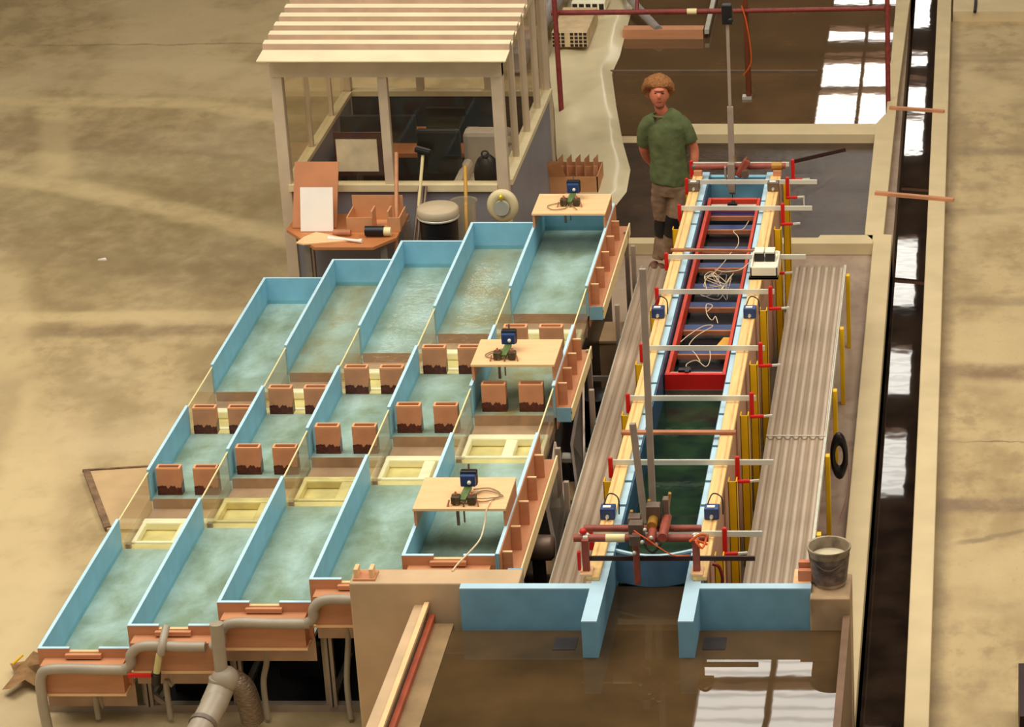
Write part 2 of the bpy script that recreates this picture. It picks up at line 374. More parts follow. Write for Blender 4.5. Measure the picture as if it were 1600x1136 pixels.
# hall behind: far wall, ceiling with skylights (seen mirrored in the water)
HW = mat('hall_wall', sr(150, 122, 84), .8, n=.1, ns=1)
HC = mat('hall_ceiling', sr(126, 98, 66), .8, n=.1, ns=1)
struct(MB().box(-45, 20, 99, 99.4, 0, 13.5).build('wall_back', HW))
struct(MB().box(20, 20.3, 30, 99, 0, 13.5).build('wall_right', HW))
CZ = 13.0
wins = [(32, 37.90), (37.94, 41.0), (49.4, 52.4), (54.0, 56.6), (58.6, 63.0), (68.6, 71.8), (71.9, 74.4), (74.5, 75.0), (75.9, 77.3), (79.4, 84)]
cm = MB()
ys = [29.0] + [y for w in wins for y in w] + [99.2]
for i in range(0, len(ys), 2): cm.box(-4.05, -1.3, ys[i], ys[i+1], CZ, CZ+.3)
cm.box(-45, -4.05, 29, 99.2, CZ, CZ+.3); cm.box(-1.3, 20, 29, 99.2, CZ, CZ+.3)
struct(cm.build('ceiling', HC))
SKY = emit('skylight', (1, .95, .85), 9)
FRAME = mat('skylight_frame', sr(120, 84, 58), .6)
for i, (a, b) in enumerate(wins):
    w = struct(MB().box(-4.05, -1.3, a, b, CZ+.1, CZ+.16).build('window_%d' % (i+1), SKY))
    f = MB()
    for x in (-4.02, -2.97, -1.9, -1.33): f.box(x-.04, x+.04, a, b, CZ-.05, CZ+.09)
    f.box(-4.05, -1.3, a, a+.07, CZ-.05, CZ+.09); f.box(-4.05, -1.3, b-.07, b, CZ-.05, CZ+.09)
    f.build('window_frame', FRAME, w)

# ================================================================ NEAR TANK, PIER, PILLAR
struct(MB().box(-3.93, -2.87, 16.77, 16.97, 0, 1.2).build('wall_pier', CONY, bevel=.01))
struct(MB().box(-1.05, -.80, 16.62, 16.97, 0, 1.17).build('wall_pillar', mat('stained_pillar', sr(178, 146, 108), .7, n=.2, ns=5), bevel=.01))
struct(MB().prism([(-3.53, 16.77), (-3.46, 16.77), (-3.45, 12), (-3.58, 12)], 0, 1.05).build('wall_left', CONY))
struct(MB().box(-.845, -.80, 12, 16.62, 0, 1.06).build('wall_tank', mat('tank_wall_brown', sr(118, 88, 64), .6)))
struct(MB().box(-3.46, -.84, 16.62, 16.7, 0, .81).build('wall_end', CONY))
tag(MB().box(-3.465, -3.435, 12.2, 16.76, 1.05, 1.075).build('edge_strip', PLYE), 'thin pale wooden strip along the left rim of the near tank', 'strip')
tag(MB().box(-3.434, -3.40, 12.2, 16.74, .90, 1.0).build('edge_strip', mat('red_strip', sr(176, 82, 50), .5)), 'red brown strip just inside the left rim of the near tank', 'strip')
struct(MB().prism([(-3.4, 16.7), (-3.28, 16.7), (-3.25, 12), (-3.4, 12)], .7, .955).build('trim_6', mat('wet_beige', sr(150, 122, 84), .4)))
water(MB().box(-3.43, -.846, 12, 16.615, .82, .95).build('tank_water', TANKW), 'murky brown water mirroring the roof light in the near tank')
dr = MB().box(-2.62, -2.48, 16.36, 16.52, .93, .953).build('drain_opening', DARK); tag(dr, 'small dark square opening left of the flume mouth', 'drain')
tag(MB().box(-1.70, -1.56, 16.36, 16.52, .93, .953).build('drain_opening', DARK), 'small dark square opening right of the flume mouth', 'drain')

# ================================================================ FLUME
LITTOP = mat('lit_foam_top', sr(176, 206, 218), .55, n=.04)  # overhead light painted in: wall tops paler than the foam fronts
fl = thing('test_flume', (-2.08, 20.4, 0), 'long raised pale blue test flume with pine rails and flared front walls', 'flume')
YF0, YF1 = 16.26, 24.62
LX = (-2.42, -2.325); RX = (-1.832, -1.737)
seams = [17.9, 18.277, 18.85, 19.398, 19.953, 20.51, 21.058, 21.64, 22.182, 22.726, 23.297, 23.568, 23.861]
edges = [17.2] + seams + [YF1]
for X in (LX, RX):
    for a, b in zip(edges[:-1], edges[1:]):
        w_ = MB().box(X[0], X[1], a+.018, b-.018, .45, 1.192).build('wall_block', BLUE, fl); MB().box(X[0], X[1], a+.018, b-.018, 1.192, 1.2).build('lit_top', LITTOP, w_)
    MB().box(X[0]+.006, X[1]-.006, 17.2, YF1, .4, 1.165).build('wall_core', BLUED, fl)
    w_ = MB().box(X[0], X[1], YF0, 17.2, .45, 1.192).build('front_wall', BLUE, fl); MB().box(X[0], X[1], YF0, 17.2, 1.192, 1.2).build('lit_top', LITTOP, w_)
for a, b in ((-3.23, LX[0]), (RX[1], -1.045)):
    w_ = MB().box(a, b, 16.70, 16.77, .75, 1.192).build('wing_wall', BLUE, fl); MB().box(a, b, 16.70, 16.77, 1.192, 1.2).build('lit_top', LITTOP, w_)
MB().box(-2.455, -2.37, 16.80, 24.45, 1.2, 1.232).build('rail', PINE, fl, bevel=.006)
MB().box(-1.79, -1.70, 16.80, 24.45, 1.2, 1.232).build('rail', PINE, fl, bevel=.006)
gv = MB().box(-2.43, -2.418, 17.02, 24.4, 1.228, 1.234).box(-1.735, -1.722, 17.02, 24.4, 1.228, 1.234).build('rail_groove', mat('groove', sr(214, 166, 104), .6), fl)
MB().box(-1.735, -1.715, 17.0, 24.6, .1, 1.19).box(-2.445, -2.425, 17.0, 24.6, .1, 1.19).build('cladding', mat('cladding', sr(190, 142, 112), .6, n=.06, stretch=(1, .4, 4)), fl)
MB().box(-2.324, -1.833, YF1-.06, YF1, .4, 1.17).build('end_wall', BLUE2, fl)
MB().box(-2.326, -2.316, 17.35, YF1-.05, .5, 1.18).box(-1.84, -1.832, 17.35, YF1-.05, .5, 1.18).build('liner', BLUED, fl)
MB().box(-2.33, -1.83, 17.3, 24.6, .4, .55).build('flume_floor', DARK, fl)
tag(MB().box(-2.318, -1.838, 17.3, 24.56, .56, .93).build('flume_water', FLW, fl), 'dark green water')
w = MB()
for i in range(12):
    t0 = i/12; t1 = (i+1)/12
    def q(t): return (-2.325+t*.493, 17.29-.085*math.sin(PI*t))
    a, b = q(t0), q(t1); w.prism([(a[0], a[1]), (b[0], b[1]), (b[0], b[1]+.02), (a[0], a[1]+.02)], .952, 1.16)
w.build('weir_plate', mat('weir_blue', sr(104, 140, 168), .5), fl); w2 = MB()
for i in range(12):
    a, b = q(i/12), q((i+1)/12); w2.prism([(a[0], a[1]-.002), (b[0], b[1]-.002), (b[0], b[1]+.022), (a[0], a[1]+.022)], 1.16, 1.175)
w2.build('weir_lip', EDGE, fl)
for X in (-2.4, -1.78):
    for y in (17.6, 19.4, 21.2, 23.0, 24.4): MB().box(X-.03, X+.03, y-.03, y+.03, 0, .45).build('leg', PROF, fl)

MB().box(-2.325, -1.832, 16.615, 17.22, .6, .95).build('mouth_water', TANKW, fl)
# red frame hanging in the flume
rf = thing('instrument_frame', (-2.08, 22.2, .93), 'long red frame with dark blue cross slats lying inside the flume', 'frame')
fr = MB(); z1 = 1.12
fr.box(-2.305, -2.275, 20.34, 24.17, 1.0, z1); fr.box(-1.885, -1.858, 20.34, 24.17, 1.0, z1); fr.box(-2.275, -1.885, 24.13, 24.17, 1.0, z1)
fr.build('side_rail', ORED, rf, bevel=.004)
MB().box(-2.305, -1.858, 20.30, 20.34, 1.0, z1).build('front_panel', RED, rf)
MB().box(-2.305, -1.858, 20.29, 20.30, .94, 1.0).build('front_skirt', STEEL, rf)
MB().box(-2.27, -1.89, 20.36, 24.12, .92, .94).build('bottom_panel', mat('near_black', sr(16, 12, 18), .5), rf)
for y in (24.05, 23.72, 23.2, 22.82, 22.35, 21.95, 21.48, 21.0): 
    s_ = MB().box(-2.272, -1.888, y-.06, y+.05, 1.0, 1.02).build('slat', DBLUE, rf); MB().box(-2.272, -1.888, y-.085, y-.06, .985, 1.02).build('slat_edge', BATT, s_)
MB().box(-2.27, -1.89, 24.02, 24.06, 1.06, 1.10).build('cross_bar', ALU, rf); MB().box(-2.27, -1.89, 20.37, 20.40, 1.06, 1.10).build('cross_bar', ALU, rf)
tag(MB().prism([(-1.89, 21.05), (-1.89, 21.25), (-1.95, 21.25), (-2.0, 21.05)], 1.021, 1.027).build('card_sheet', mat('yellow_card', sr(224, 168, 60), .6)), 'small yellow card on a blue slat inside the red frame', 'card')
def scribble(name, label, pts, r=.0035, m=CABLEM, cat='cable', group=None):
    return tag(MB().tube(pts, r, 5, smooth=5).build(name, m, smooth=True), label, cat, group)
P = lambda x, y, z: (x, y, z)
scribble('signal_cable', 'pale cable curling down the far half of the red frame', [(-1.93, 23.7, 1.08), (-1.96, 23.45, 1.1), (-2.03, 23.35, 1.12), (-1.98, 23.2, 1.12), (-1.97, 23.0, 1.12), (-2.02, 22.8, 1.12), (-2.05, 22.55, 1.14), (-2.12, 22.25, 1.15)])
rr = random.Random(3)
for k, lab in enumerate(['thickest pale loop of the wire tangle under the white box', 'second thin wire loop of the tangle left of the white box', 'fine crossing wire on top of the tangle in the flume', 'loose wire end trailing below the tangle in the flume']):
    pts = [(-2.06+rr.uniform(-.12, .12), 22.05+rr.uniform(-.3, .3), 1.13+rr.uniform(-.03, .06)) for _ in range(9)]
    scribble('tangled_wire', lab, pts, .003, m=CABLEM if k % 2 == 0 else mat('grey_wire', sr(150, 140, 130), .5))
scribble('sensor_wire', 'yellow and white wire running from the tangle to the white box', [(-2.1, 22.35, 1.16), (-2.02, 22.2, 1.2), (-1.97, 22.15, 1.22), (-1.88, 22.2, 1.22), (-1.8, 22.3, 1.26), (-1.76, 22.33, 1.26)])
scribble('signal_cable', 'small curled wire on the slat between the middle clamps', [(-2.1, 21.6, 1.1), (-2.07, 21.72, 1.1), (-2.12, 21.75, 1.1), (-2.1, 21.55, 1.1), (-2.05, 21.42, 1.1), (-2.03, 21.5, 1.1), (-2.0, 21.36, 1.1)])
scribble('signal_cable', 'pale looping wire above the yellow card', [(-2.25, 20.98, 1.1), (-2.2, 21.12, 1.1), (-2.1, 21.25, 1.12), (-2.03, 21.25, 1.12), (-2.14, 21.1, 1.1), (-2.18, 20.9, 1.1), (-2.12, 20.75, 1.1), (-2.07, 20.6, 1.1)])
scribble('signal_cable', 'pale wire leading to the connector at the near end of the red frame', [(-2.06, 20.85, 1.1), (-2.03, 20.88, 1.1), (-2.0, 20.65, 1.1), (-2.02, 20.5, 1.1), (-2.1, 20.62, 1.1), (-2.16, 20.5, 1.12), (-2.15, 20.4, 1.12)])
cn = tag(MB().box(-2.21, -2.12, 20.37, 20.42, 1.101, 1.125).box(-2.16, -2.13, 20.33, 20.43, 1.11, 1.13).build('connector', BLACK), 'small dark connector on the near bar of the red frame', 'connector')
tag(MB().box(-2.13, -2.05, 24.0, 24.05, 1.101, 1.12).box(-2.1, -2.07, 23.98, 24.08, 1.11, 1.13).build('connector', BLACK), 'small dark connector on the far bar of the red frame', 'connector')

# battens across the flume
tag(MB().bar((-2.47, 22.57, 1.245), (-1.73, 22.55, 1.245), .03, .02).build('cross_batten', BATT, bevel=.003), 'brown batten lying across the flume beside the white box', 'batten')
tag(MB().bar((-2.47, 18.98, 1.245), (-1.68, 18.98, 1.245), .045, .022).build('cross_batten', BATT, bevel=.003), 'brown batten lying across the flume nearest the camera', 'batten')

# bar clamps
cy = [24.62, 24.16, 23.5, 22.36, 21.6, 20.46, 19.53, 18.44, 17.34]
cend = [-1.64, -1.377, -1.384, -1.376, -1.578, -1.577, -1.579, -1.384, -1.388]
cdesc = ['bar clamp at the flume far end behind the pipe', 'bar clamp crossing the flume between the two grey far sensors', 'bar clamp crossing the far end of the red frame',
         'bar clamp crossing the flume at the white box', 'bar clamp just behind the two middle blue sensors', 'bar clamp across the near end of the red frame',
         'bar clamp over the dark water just before the red frame', 'bar clamp over the green water behind the tall staffs', 'bar clamp beside the near brown pipes']
for i, (y, xe, lab) in enumerate(zip(cy, cend, cdesc)):
    t = thing('bar_clamp', (-2.08, y, 1.232), 'silver and red ' + lab, 'clamp', 'bar clamps across the flume')
    MB().box(-2.47, xe, y-.006, y+.006, 1.245, 1.285).build('bar', ALUW, t, bevel=.002)
    MB().box(-2.50, -2.468, y-.012, y+.012, 1.15, 1.30).build('fixed_jaw', RED, t, bevel=.008)
    xs = -1.645 if i not in (0, ) else -1.615
    if xe < -1.5: xs = -1.625
    MB().box(xs, xs+.032, y-.014, y+.014, 1.13, 1.31).build('sliding_jaw', RED, t, bevel=.008)
    h = MB().bar((xs+.0, y-.02, 1.13), (xs+.10, y-.02, 1.135), .026, .024).build('handle', RED, t, bevel=.008)
    MB().bar((xs+.1, y-.02, 1.135), (xs+.16, y-.02, 1.14), .014).build('handle_tip', ALUW, h)
    if i in (1, 4): MB().bar((xs+.155, y-.02, 1.14), (xs+.155, y-.02, 1.05), .012).build('crank', ALUW, h)
# yellow posts
yp = [24.4, 23.25, 21.45, 20.38, 19.45, 18.35, 17.22]
for i, y in enumerate(yp):
    w8 = ['farthest', 'second farthest', 'third from the far end', 'middle', 'third nearest', 'second nearest', 'nearest'][i]
    for sx, sd in ((-1, 'left'), (1, 'right')):
        x = -1.655 if sx > 0 else -2.49
        if sx < 0 and i == 6: continue
        t = MB(); t.box(x-.03, x+.03, y-.06, y-.052, 0, 1.19); t.box(x-.03, x-.022, y-.06, y+.02, 0, 1.19); t.box(x+.022, x+.03, y-.06, y+.02, 0, 1.19)
        tag(t.build('yellow_post', YEL, bevel=.002), 'yellow channel post on the flume %s side, %s of its row' % (sd, w8), 'post', 'yellow posts along the flume')

# sensors on rails
def sensor(x, y, m, label, cable=True):
    t = thing('sensor_box', (x, y, 1.233), label, 'sensor', 'small sensor boxes on the flume rails')
    MB().box(x-.048, x+.048, y-.05, y+.04, 1.234, 1.31).build('housing', m, t, bevel=.006)
    MB().box(x-.03, x+.02, y-.03, y+.0, 1.31, 1.316).build('sticker', WHITE, t)
    MB().lathe((x, y-.05, 1.26), [(.012, 0), (.012, -.02), (.005, -.02), (.005, -.05)], 10, 'y').build('knob', ALU, t, smooth=True)
    if cable: MB().tube([(x-.03, y+.03, 1.31), (x, y+.08, 1.36), (x+.06, y+.06, 1.34), (x+.07, y-.0, 1.25)], .005, 6, smooth=5).build('cable', BLACK, t, smooth=True)
sensor(-2.43, 21.17, DBLUE, 'small blue sensor box on the left rail beside the red frame')
sensor(-1.735, 21.17, DBLUE, 'small blue sensor box on the right rail beside the red frame')
sensor(-2.41, 17.66, DBLUE, 'small blue sensor box on the left rail behind the near brown pipes')
sensor(-1.735, 17.66, DBLUE, 'small blue sensor box on the right rail behind the near brown pipes')
sensor(-2.41, 24.05, STEEL, 'grey metal sensor box at the far end of the left rail', False)
sensor(-1.74, 24.05, STEEL, 'grey metal sensor box at the far end of the right rail', False)

# white box with two cubes on a board
b = thing('control_box', (-1.66, 22.1, 1.233), 'white open control box on the right rail holding two small cubes', 'box')
MB().box(-1.80, -1.57, 21.93, 22.0, 1.236, 1.245).box(-1.80, -1.57, 21.93, 22.34, 1.233, 1.245).build('base_board', PLYL, b)
k = MB(); k.box(-1.79, -1.575, 21.95, 22.33, 1.245, 1.265); k.box(-1.79, -1.575, 21.95, 21.965, 1.245, 1.33); k.box(-1.79, -1.775, 21.95, 22.33, 1.245, 1.33); k.box(-1.59, -1.575, 21.95, 22.33, 1.245, 1.33); k.box(-1.79, -1.575, 22.31, 22.33, 1.245, 1.33)
k.box(-1.775, -1.59, 21.96, 22.32, 1.26, 1.31)
k.build('case', mat('white_plastic', sr(236, 226, 200), .5, n=.02), b, bevel=.003)
for x in (-1.73, -1.645):
    c_ = tag(MB().box(x-.037, x+.037, 22.13, 22.23, 1.311, 1.38).build('relay_cube', BLACK), 'black cube with white top in the control box, %s one' % ('left' if x < -1.7 else 'right'), 'cube', 'cubes in the control box')
    MB().box(x-.037, x+.037, 22.128, 22.24, 1.38, 1.392).build('cover', MATS['white_plastic'], c_)

# near pipe carriage
cr = thing('measuring_carriage', (-2.1, 17.15, 1.232), 'measuring carriage of brown pipes straddling the near end of the flume', 'carriage')
MB().tube([(-2.49, 17.3, 1.33), (-1.75, 17.3, 1.33)], .023, 12).build('rear_pipe', RUST, cr, smooth=True)
p = MB().tube([(-2.53, 17.12, 1.35), (-1.69, 17.12, 1.35)], .025, 12).build('front_pipe', RUST, cr, smooth=True)
MB().tube([(-2.33, 17.12, 1.35), (-2.21, 17.12, 1.35)], .0265, 12).build('tape', TAPE, p, smooth=True)
MB().box(-2.45, -1.40, 17.08, 17.095, 1.21, 1.24).build('dark_bar', mat('dark_bar', sr(52, 26, 22), .4), cr)
for x in (-2.455, -1.765):
    MB().box(x-.022, x+.022, 17.06, 17.10, 1.145, 1.36).build('stand', RUST, cr, bevel=.004)
    MB().box(x-.035, x+.04, 17.02, 17.14, 1.133, 1.147).build('base_plate', PLYL, cr)
    MB().torus((x, 17.12, 1.35), .03, .008, 'y', 16, 6).lathe((x-.015, 17.12, 1.35), [(.031, 0), (.031, .03)], 14, 'x').build('pipe_ring', ALU, cr, smooth=True)
MB().lathe((-2.47, 17.12, 1.385), [(.02, 0), (.024, .01), (.018, .025), (.005, .03)], 12).build('red_knob', RED, cr, smooth=True)
MB().box(-2.505, -2.485, 17.04, 17.07, 1.16, 1.29).build('red_grip', RED, cr, bevel=.006)
MB().box(-2.155, -2.115, 17.03, 17.06, 1.07, 1.42).build('centre_arm', RUST, cr, bevel=.004)
MB().box(-2.17, -2.1, 17.0, 17.03, 1.35, 1.42).box(-2.18, -2.09, 17.06, 17.14, 1.40, 1.47).build('clamp_block', STEEL, cr, bevel=.006)
MB().lathe((-2.04, 17.0, 1.38), [(.028, 0), (.028, .16)], 14, 'y').build('cross_tube', RUST, cr, smooth=True)
MB().lathe((-1.965, 17.02, 1.40), [(.03, 0), (.03, .3)], 14, 'y').build('cross_tube', RUST, cr, smooth=True)
MB().lathe((-2.045, 17.16, 1.41), [(.032, 0), (.032, .14)], 14, 'y').build('cross_tube', mat('ochre_metal', sr(176, 128, 48), .4, .3, n=.2), cr, smooth=True)
MB().box(-2.09, -2.0, 17.26, 17.34, 1.36, 1.5).box(-2.2, -2.12, 17.2, 17.28, 1.36, 1.45).box(-1.99, -1.95, 17.3, 17.36, 1.3, 1.53).build('bracket', STEEL, cr, bevel=.008)
MB().tube([(-2.14, 17.02, 1.45), (-2.1, 17.0, 1.43), (-2.05, 16.99, 1.40), (-1.98, 16.98, 1.35), (-1.9, 17.0, 1.29), (-1.8, 17.02, 1.28)], .004, 6, smooth=5).build('orange_wire', mat('orange_wire', sr(226, 96, 26), .5), cr, smooth=True)
MB().tube([(-1.8, 17.05, 1.36), (-1.74, 17.06, 1.40), (-1.7, 17.08, 1.38), (-1.72, 17.02, 1.33), (-1.76, 17.04, 1.37), (-1.69, 17.05, 1.34)], .008, 6, smooth=5).build('orange_wire', MATS['orange_wire'], cr, smooth=True)
MB().tube([(-2.09, 17.1, 1.40), (-2.07, 17.02, 1.34), (-2.02, 16.98, 1.32), (-1.97, 17.0, 1.37)], .008, 6, smooth=5).build('black_wire', BLACK, cr, smooth=True)
for q_ in [(-2.075, 17.05, 1.44), (-2.03, 16.98, 1.42), (-2.14, 16.99, 1.31), (-2.01, 17.05, 1.34), (-2.09, 17.0, 1.38)]:
    MB().ell(q_, (.014, .014, .014), 8, 6).build('bolt_head', ALU, cr, smooth=True)
for q_ in [(-2.21, 17.35, 1.3), (-1.97, 17.4, 1.4), (-2.1, 17.38, 1.36)]:
    MB().bar(q_, (q_[0]+.02, q_[1], q_[2]+.13), .02, .03).build('wing_bolt', mat('ochre_metal', (0, 0, 0)), cr, bevel=.004)
cr.location = (-2.1, 16.93, 1.332)
tag(MB().bar((-2.10, 17.5, 1.28), (-2.095, 17.5, 3.02), .042, .03).build('staff_gauge', PROF, bevel=.003), 'tall grey staff standing upright at the near carriage, longer of two', 'staff')
tag(MB().bar((-2.15, 17.47, 1.28), (-2.2, 17.47, 1.98), .042, .03).build('staff_gauge', PROF, bevel=.003), 'short grey staff upright at the near carriage, shorter of two', 'staff')
for nm, x, yy, xs_, lab in (('a', -1.63, 17.0, 1, 'dark red hand clamp below the carriage at the right rail'),):
    t = thing('hand_clamp', (x, yy, 1.0), lab, 'clamp')
    MB().tube([(-1.68, 17.0, 1.22), (-1.64, 17.0, 1.2), (-1.62, 17.0, 1.12), (-1.63, 17.0, 1.05)], .012, 8, smooth=4).build('jaw', mat('dark_red', sr(130, 30, 26), .4), t, smooth=True)
    MB().bar((-1.66, 17.0, 1.05), (-1.54, 17.0, 1.055), .02).build('handle', RED, t, bevel=.006)

# far carriage
fc = thing('measuring_carriage', (-2.1, 24.45, 1.232), 'measuring carriage with a round brown pipe at the far end of the flume', 'carriage')
MB().tube([(-2.44, 24.45, 1.30), (-1.66, 24.45, 1.31)], .028, 12).build('pipe', RUST, fc, smooth=True)
MB().tube([(-1.78, 24.45, 1.309), (-1.69, 24.45, 1.31)], .033, 12).build('pipe_end', mat('ochre_metal', (0, 0, 0)), fc, smooth=True)
MB().ell((-2.44, 24.45, 1.30), (.03, .03, .03)).build('end_knob', STEEL, fc, smooth=True)
for x in (-2.41, -1.73): MB().box(x-.035, x+.035, 24.40, 24.5, 1.232, 1.28).build('stand', PLY, fc, bevel=.004)
MB().box(-2.15, -2.09, 24.34, 24.42, 1.10, 1.36).box(-2.18, -2.16, 24.35, 24.39, 1.16, 1.33).build('centre_block', PROF, fc, bevel=.004)
MB().bar((-2.07, 24.38, 1.24), (-1.98, 24.4, 1.38), .05, .06).build('bracket', RUST, fc, bevel=.01)
MB().lathe((-2.0, 24.33, 1.27), [(.035, 0), (.035, .08)], 12, 'y').build('tube_end', STEEL, fc, smooth=True)
MB().bar((-2.115, 24.36, 1.12), (-2.115, 24.36, .98), .007).build('probe', BLACK, fc)
MB().box(-2.14, -2.09, 24.34, 24.38, 1.09, 1.105).build('plate', STEEL, fc)
MB().bar((-2.08, 24.4, 1.36), (-2.09, 24.4, 1.42), .01).bar((-2.0, 24.4, 1.38), (-1.985, 24.4, 1.41), .01).build('pin', mat('ochre_metal', (0, 0, 0)), fc)
ps = thing('staff_pole', (-2.12, 24.38, 1.36), 'long slender grey pole rising from the far carriage', 'pole')
MB().bar((-2.118, 24.42, 1.30), (-2.116, 24.42, 1.85), .05, .03).build('lower_section', PROF, ps); MB().bar((-2.117, 24.42, 1.85), (-2.115, 24.42, 2.58), .026, .02).build('upper_section', PROF, ps)
MB().box(-2.16, -2.07, 24.38, 24.46, 2.58, 2.75).ell((-2.085, 24.37, 2.62), (.025, .02, .025)).build('top_clamp', BLACK, ps, bevel=.008)
tag(MB().bar((-1.62, 24.62, 1.285), (-1.15, 24.62, 1.40), .02, .03).build('dark_rod', mat('dark_bar', (0, 0, 0))), 'dark rod sticking out right from the far end of the flume', 'rod')

# corrugated decks
def deck(x0, x1, y0, y1, z, label, nrib):
    m = MB(); n = nrib*14; up = []; dn = []
    for i in range(n+1):
        t = i/n; x = x0+(x1-x0)*t; h = z-.012+.026*((1+math.cos(2*PI*nrib*t))/2)**2.5; up.append((x, h)); dn.append((x, h-.006))
    prof = up+dn[::-1]; N_ = len(prof)
    m.add([(p[0], y0, p[1]) for p in prof]+[(p[0], y1, p[1]) for p in prof],
          [(i, (i+1) % N_, N_+(i+1) % N_, N_+i) for i in range(N_)]+[(i, i+1, N_-2-i, N_-1-i) for i in range(n)]+[(N_+i, N_+N_-1-i, N_+N_-2-i, N_+i+1) for i in range(n)])
    return m
rd = thing('corrugated_deck', (-1.34, 20.9, 0), 'ribbed grey corrugated deck on the right of the flume', 'deck')
deck(-1.565, -1.13, 17.1, 20.22, .655, '', 7).build('deck_sheet', CORR, rd); deck(-1.565, -1.13, 20.2, 23.74, .661, '', 7).build('deck_sheet', CORR, rd)
MB().box(-1.14, -1.12, 17.1, 23.74, .60, .672).box(-1.57, -1.555, 17.1, 23.74, .60, .64).build('edge_angle', ALU, rd); MB().box(-1.566, -1.128, 20.19, 20.20, .672, .68).build('seam_strip', ALU, rd)
ld = thing('corrugated_deck', (-2.68, 20.9, 0), 'ribbed beige corrugated deck on the left of the flume', 'deck')
deck(-2.845, -2.49, 17.05, 23.72, .655, '', 5).build('deck_sheet', CORR, ld)
MB().box(-2.85, -2.84, 17.1, 23.72, .60, .672).build('edge_angle', ALU, ld)
for i, (y, lab) in enumerate([(23.55, 'farthest'), (22.35, 'second from far end'), (21.1, 'third from far end'), (19.9, 'fourth from far end'), (18.6, 'nearest')]):
    m_ = MB().box(-1.118, -1.085, y-.03, y+.03, 0, .655 if i != 1 else .66)
    tag(m_.build('deck_post', YEL, bevel=.003), 'short yellow post under the right deck, %s of the row' % lab, 'post', 'yellow posts under the right deck')
for y in (17.3, 19.0, 20.8, 22.6, 23.6):
    MB().box(-2.84, -2.80, y-.02, y+.02, 0, .63).build('leg', PROF, ld); MB().box(-2.54, -2.51, y-.02, y+.02, 0, .63).build('leg', PROF, ld)
    MB().box(-1.55, -1.52, y-.02, y+.02, 0, .63).build('leg', PROF, rd)
for x, y, n_, lb in ((-1.05, 19.1, 0, 'black cable coil hanging at the outer edge of the right deck'),):
    tag(MB().torus((-1.045, 20.45, .40), .06, .025, 'y', 20, 8, sx=.8, sz=2.3).build('cable_coil', BLACK, smooth=True), lb, 'cable')
    scribble('thin_hose', 'thin reddish wire loop beside the black coil by the right deck', [(-1.04, 20.4, .6), (-.99, 20.5, .4), (-.975, 20.3, .2), (-1.03, 20.1, .05)], .004, mat('reddish_wire', sr(150, 90, 70), .5))

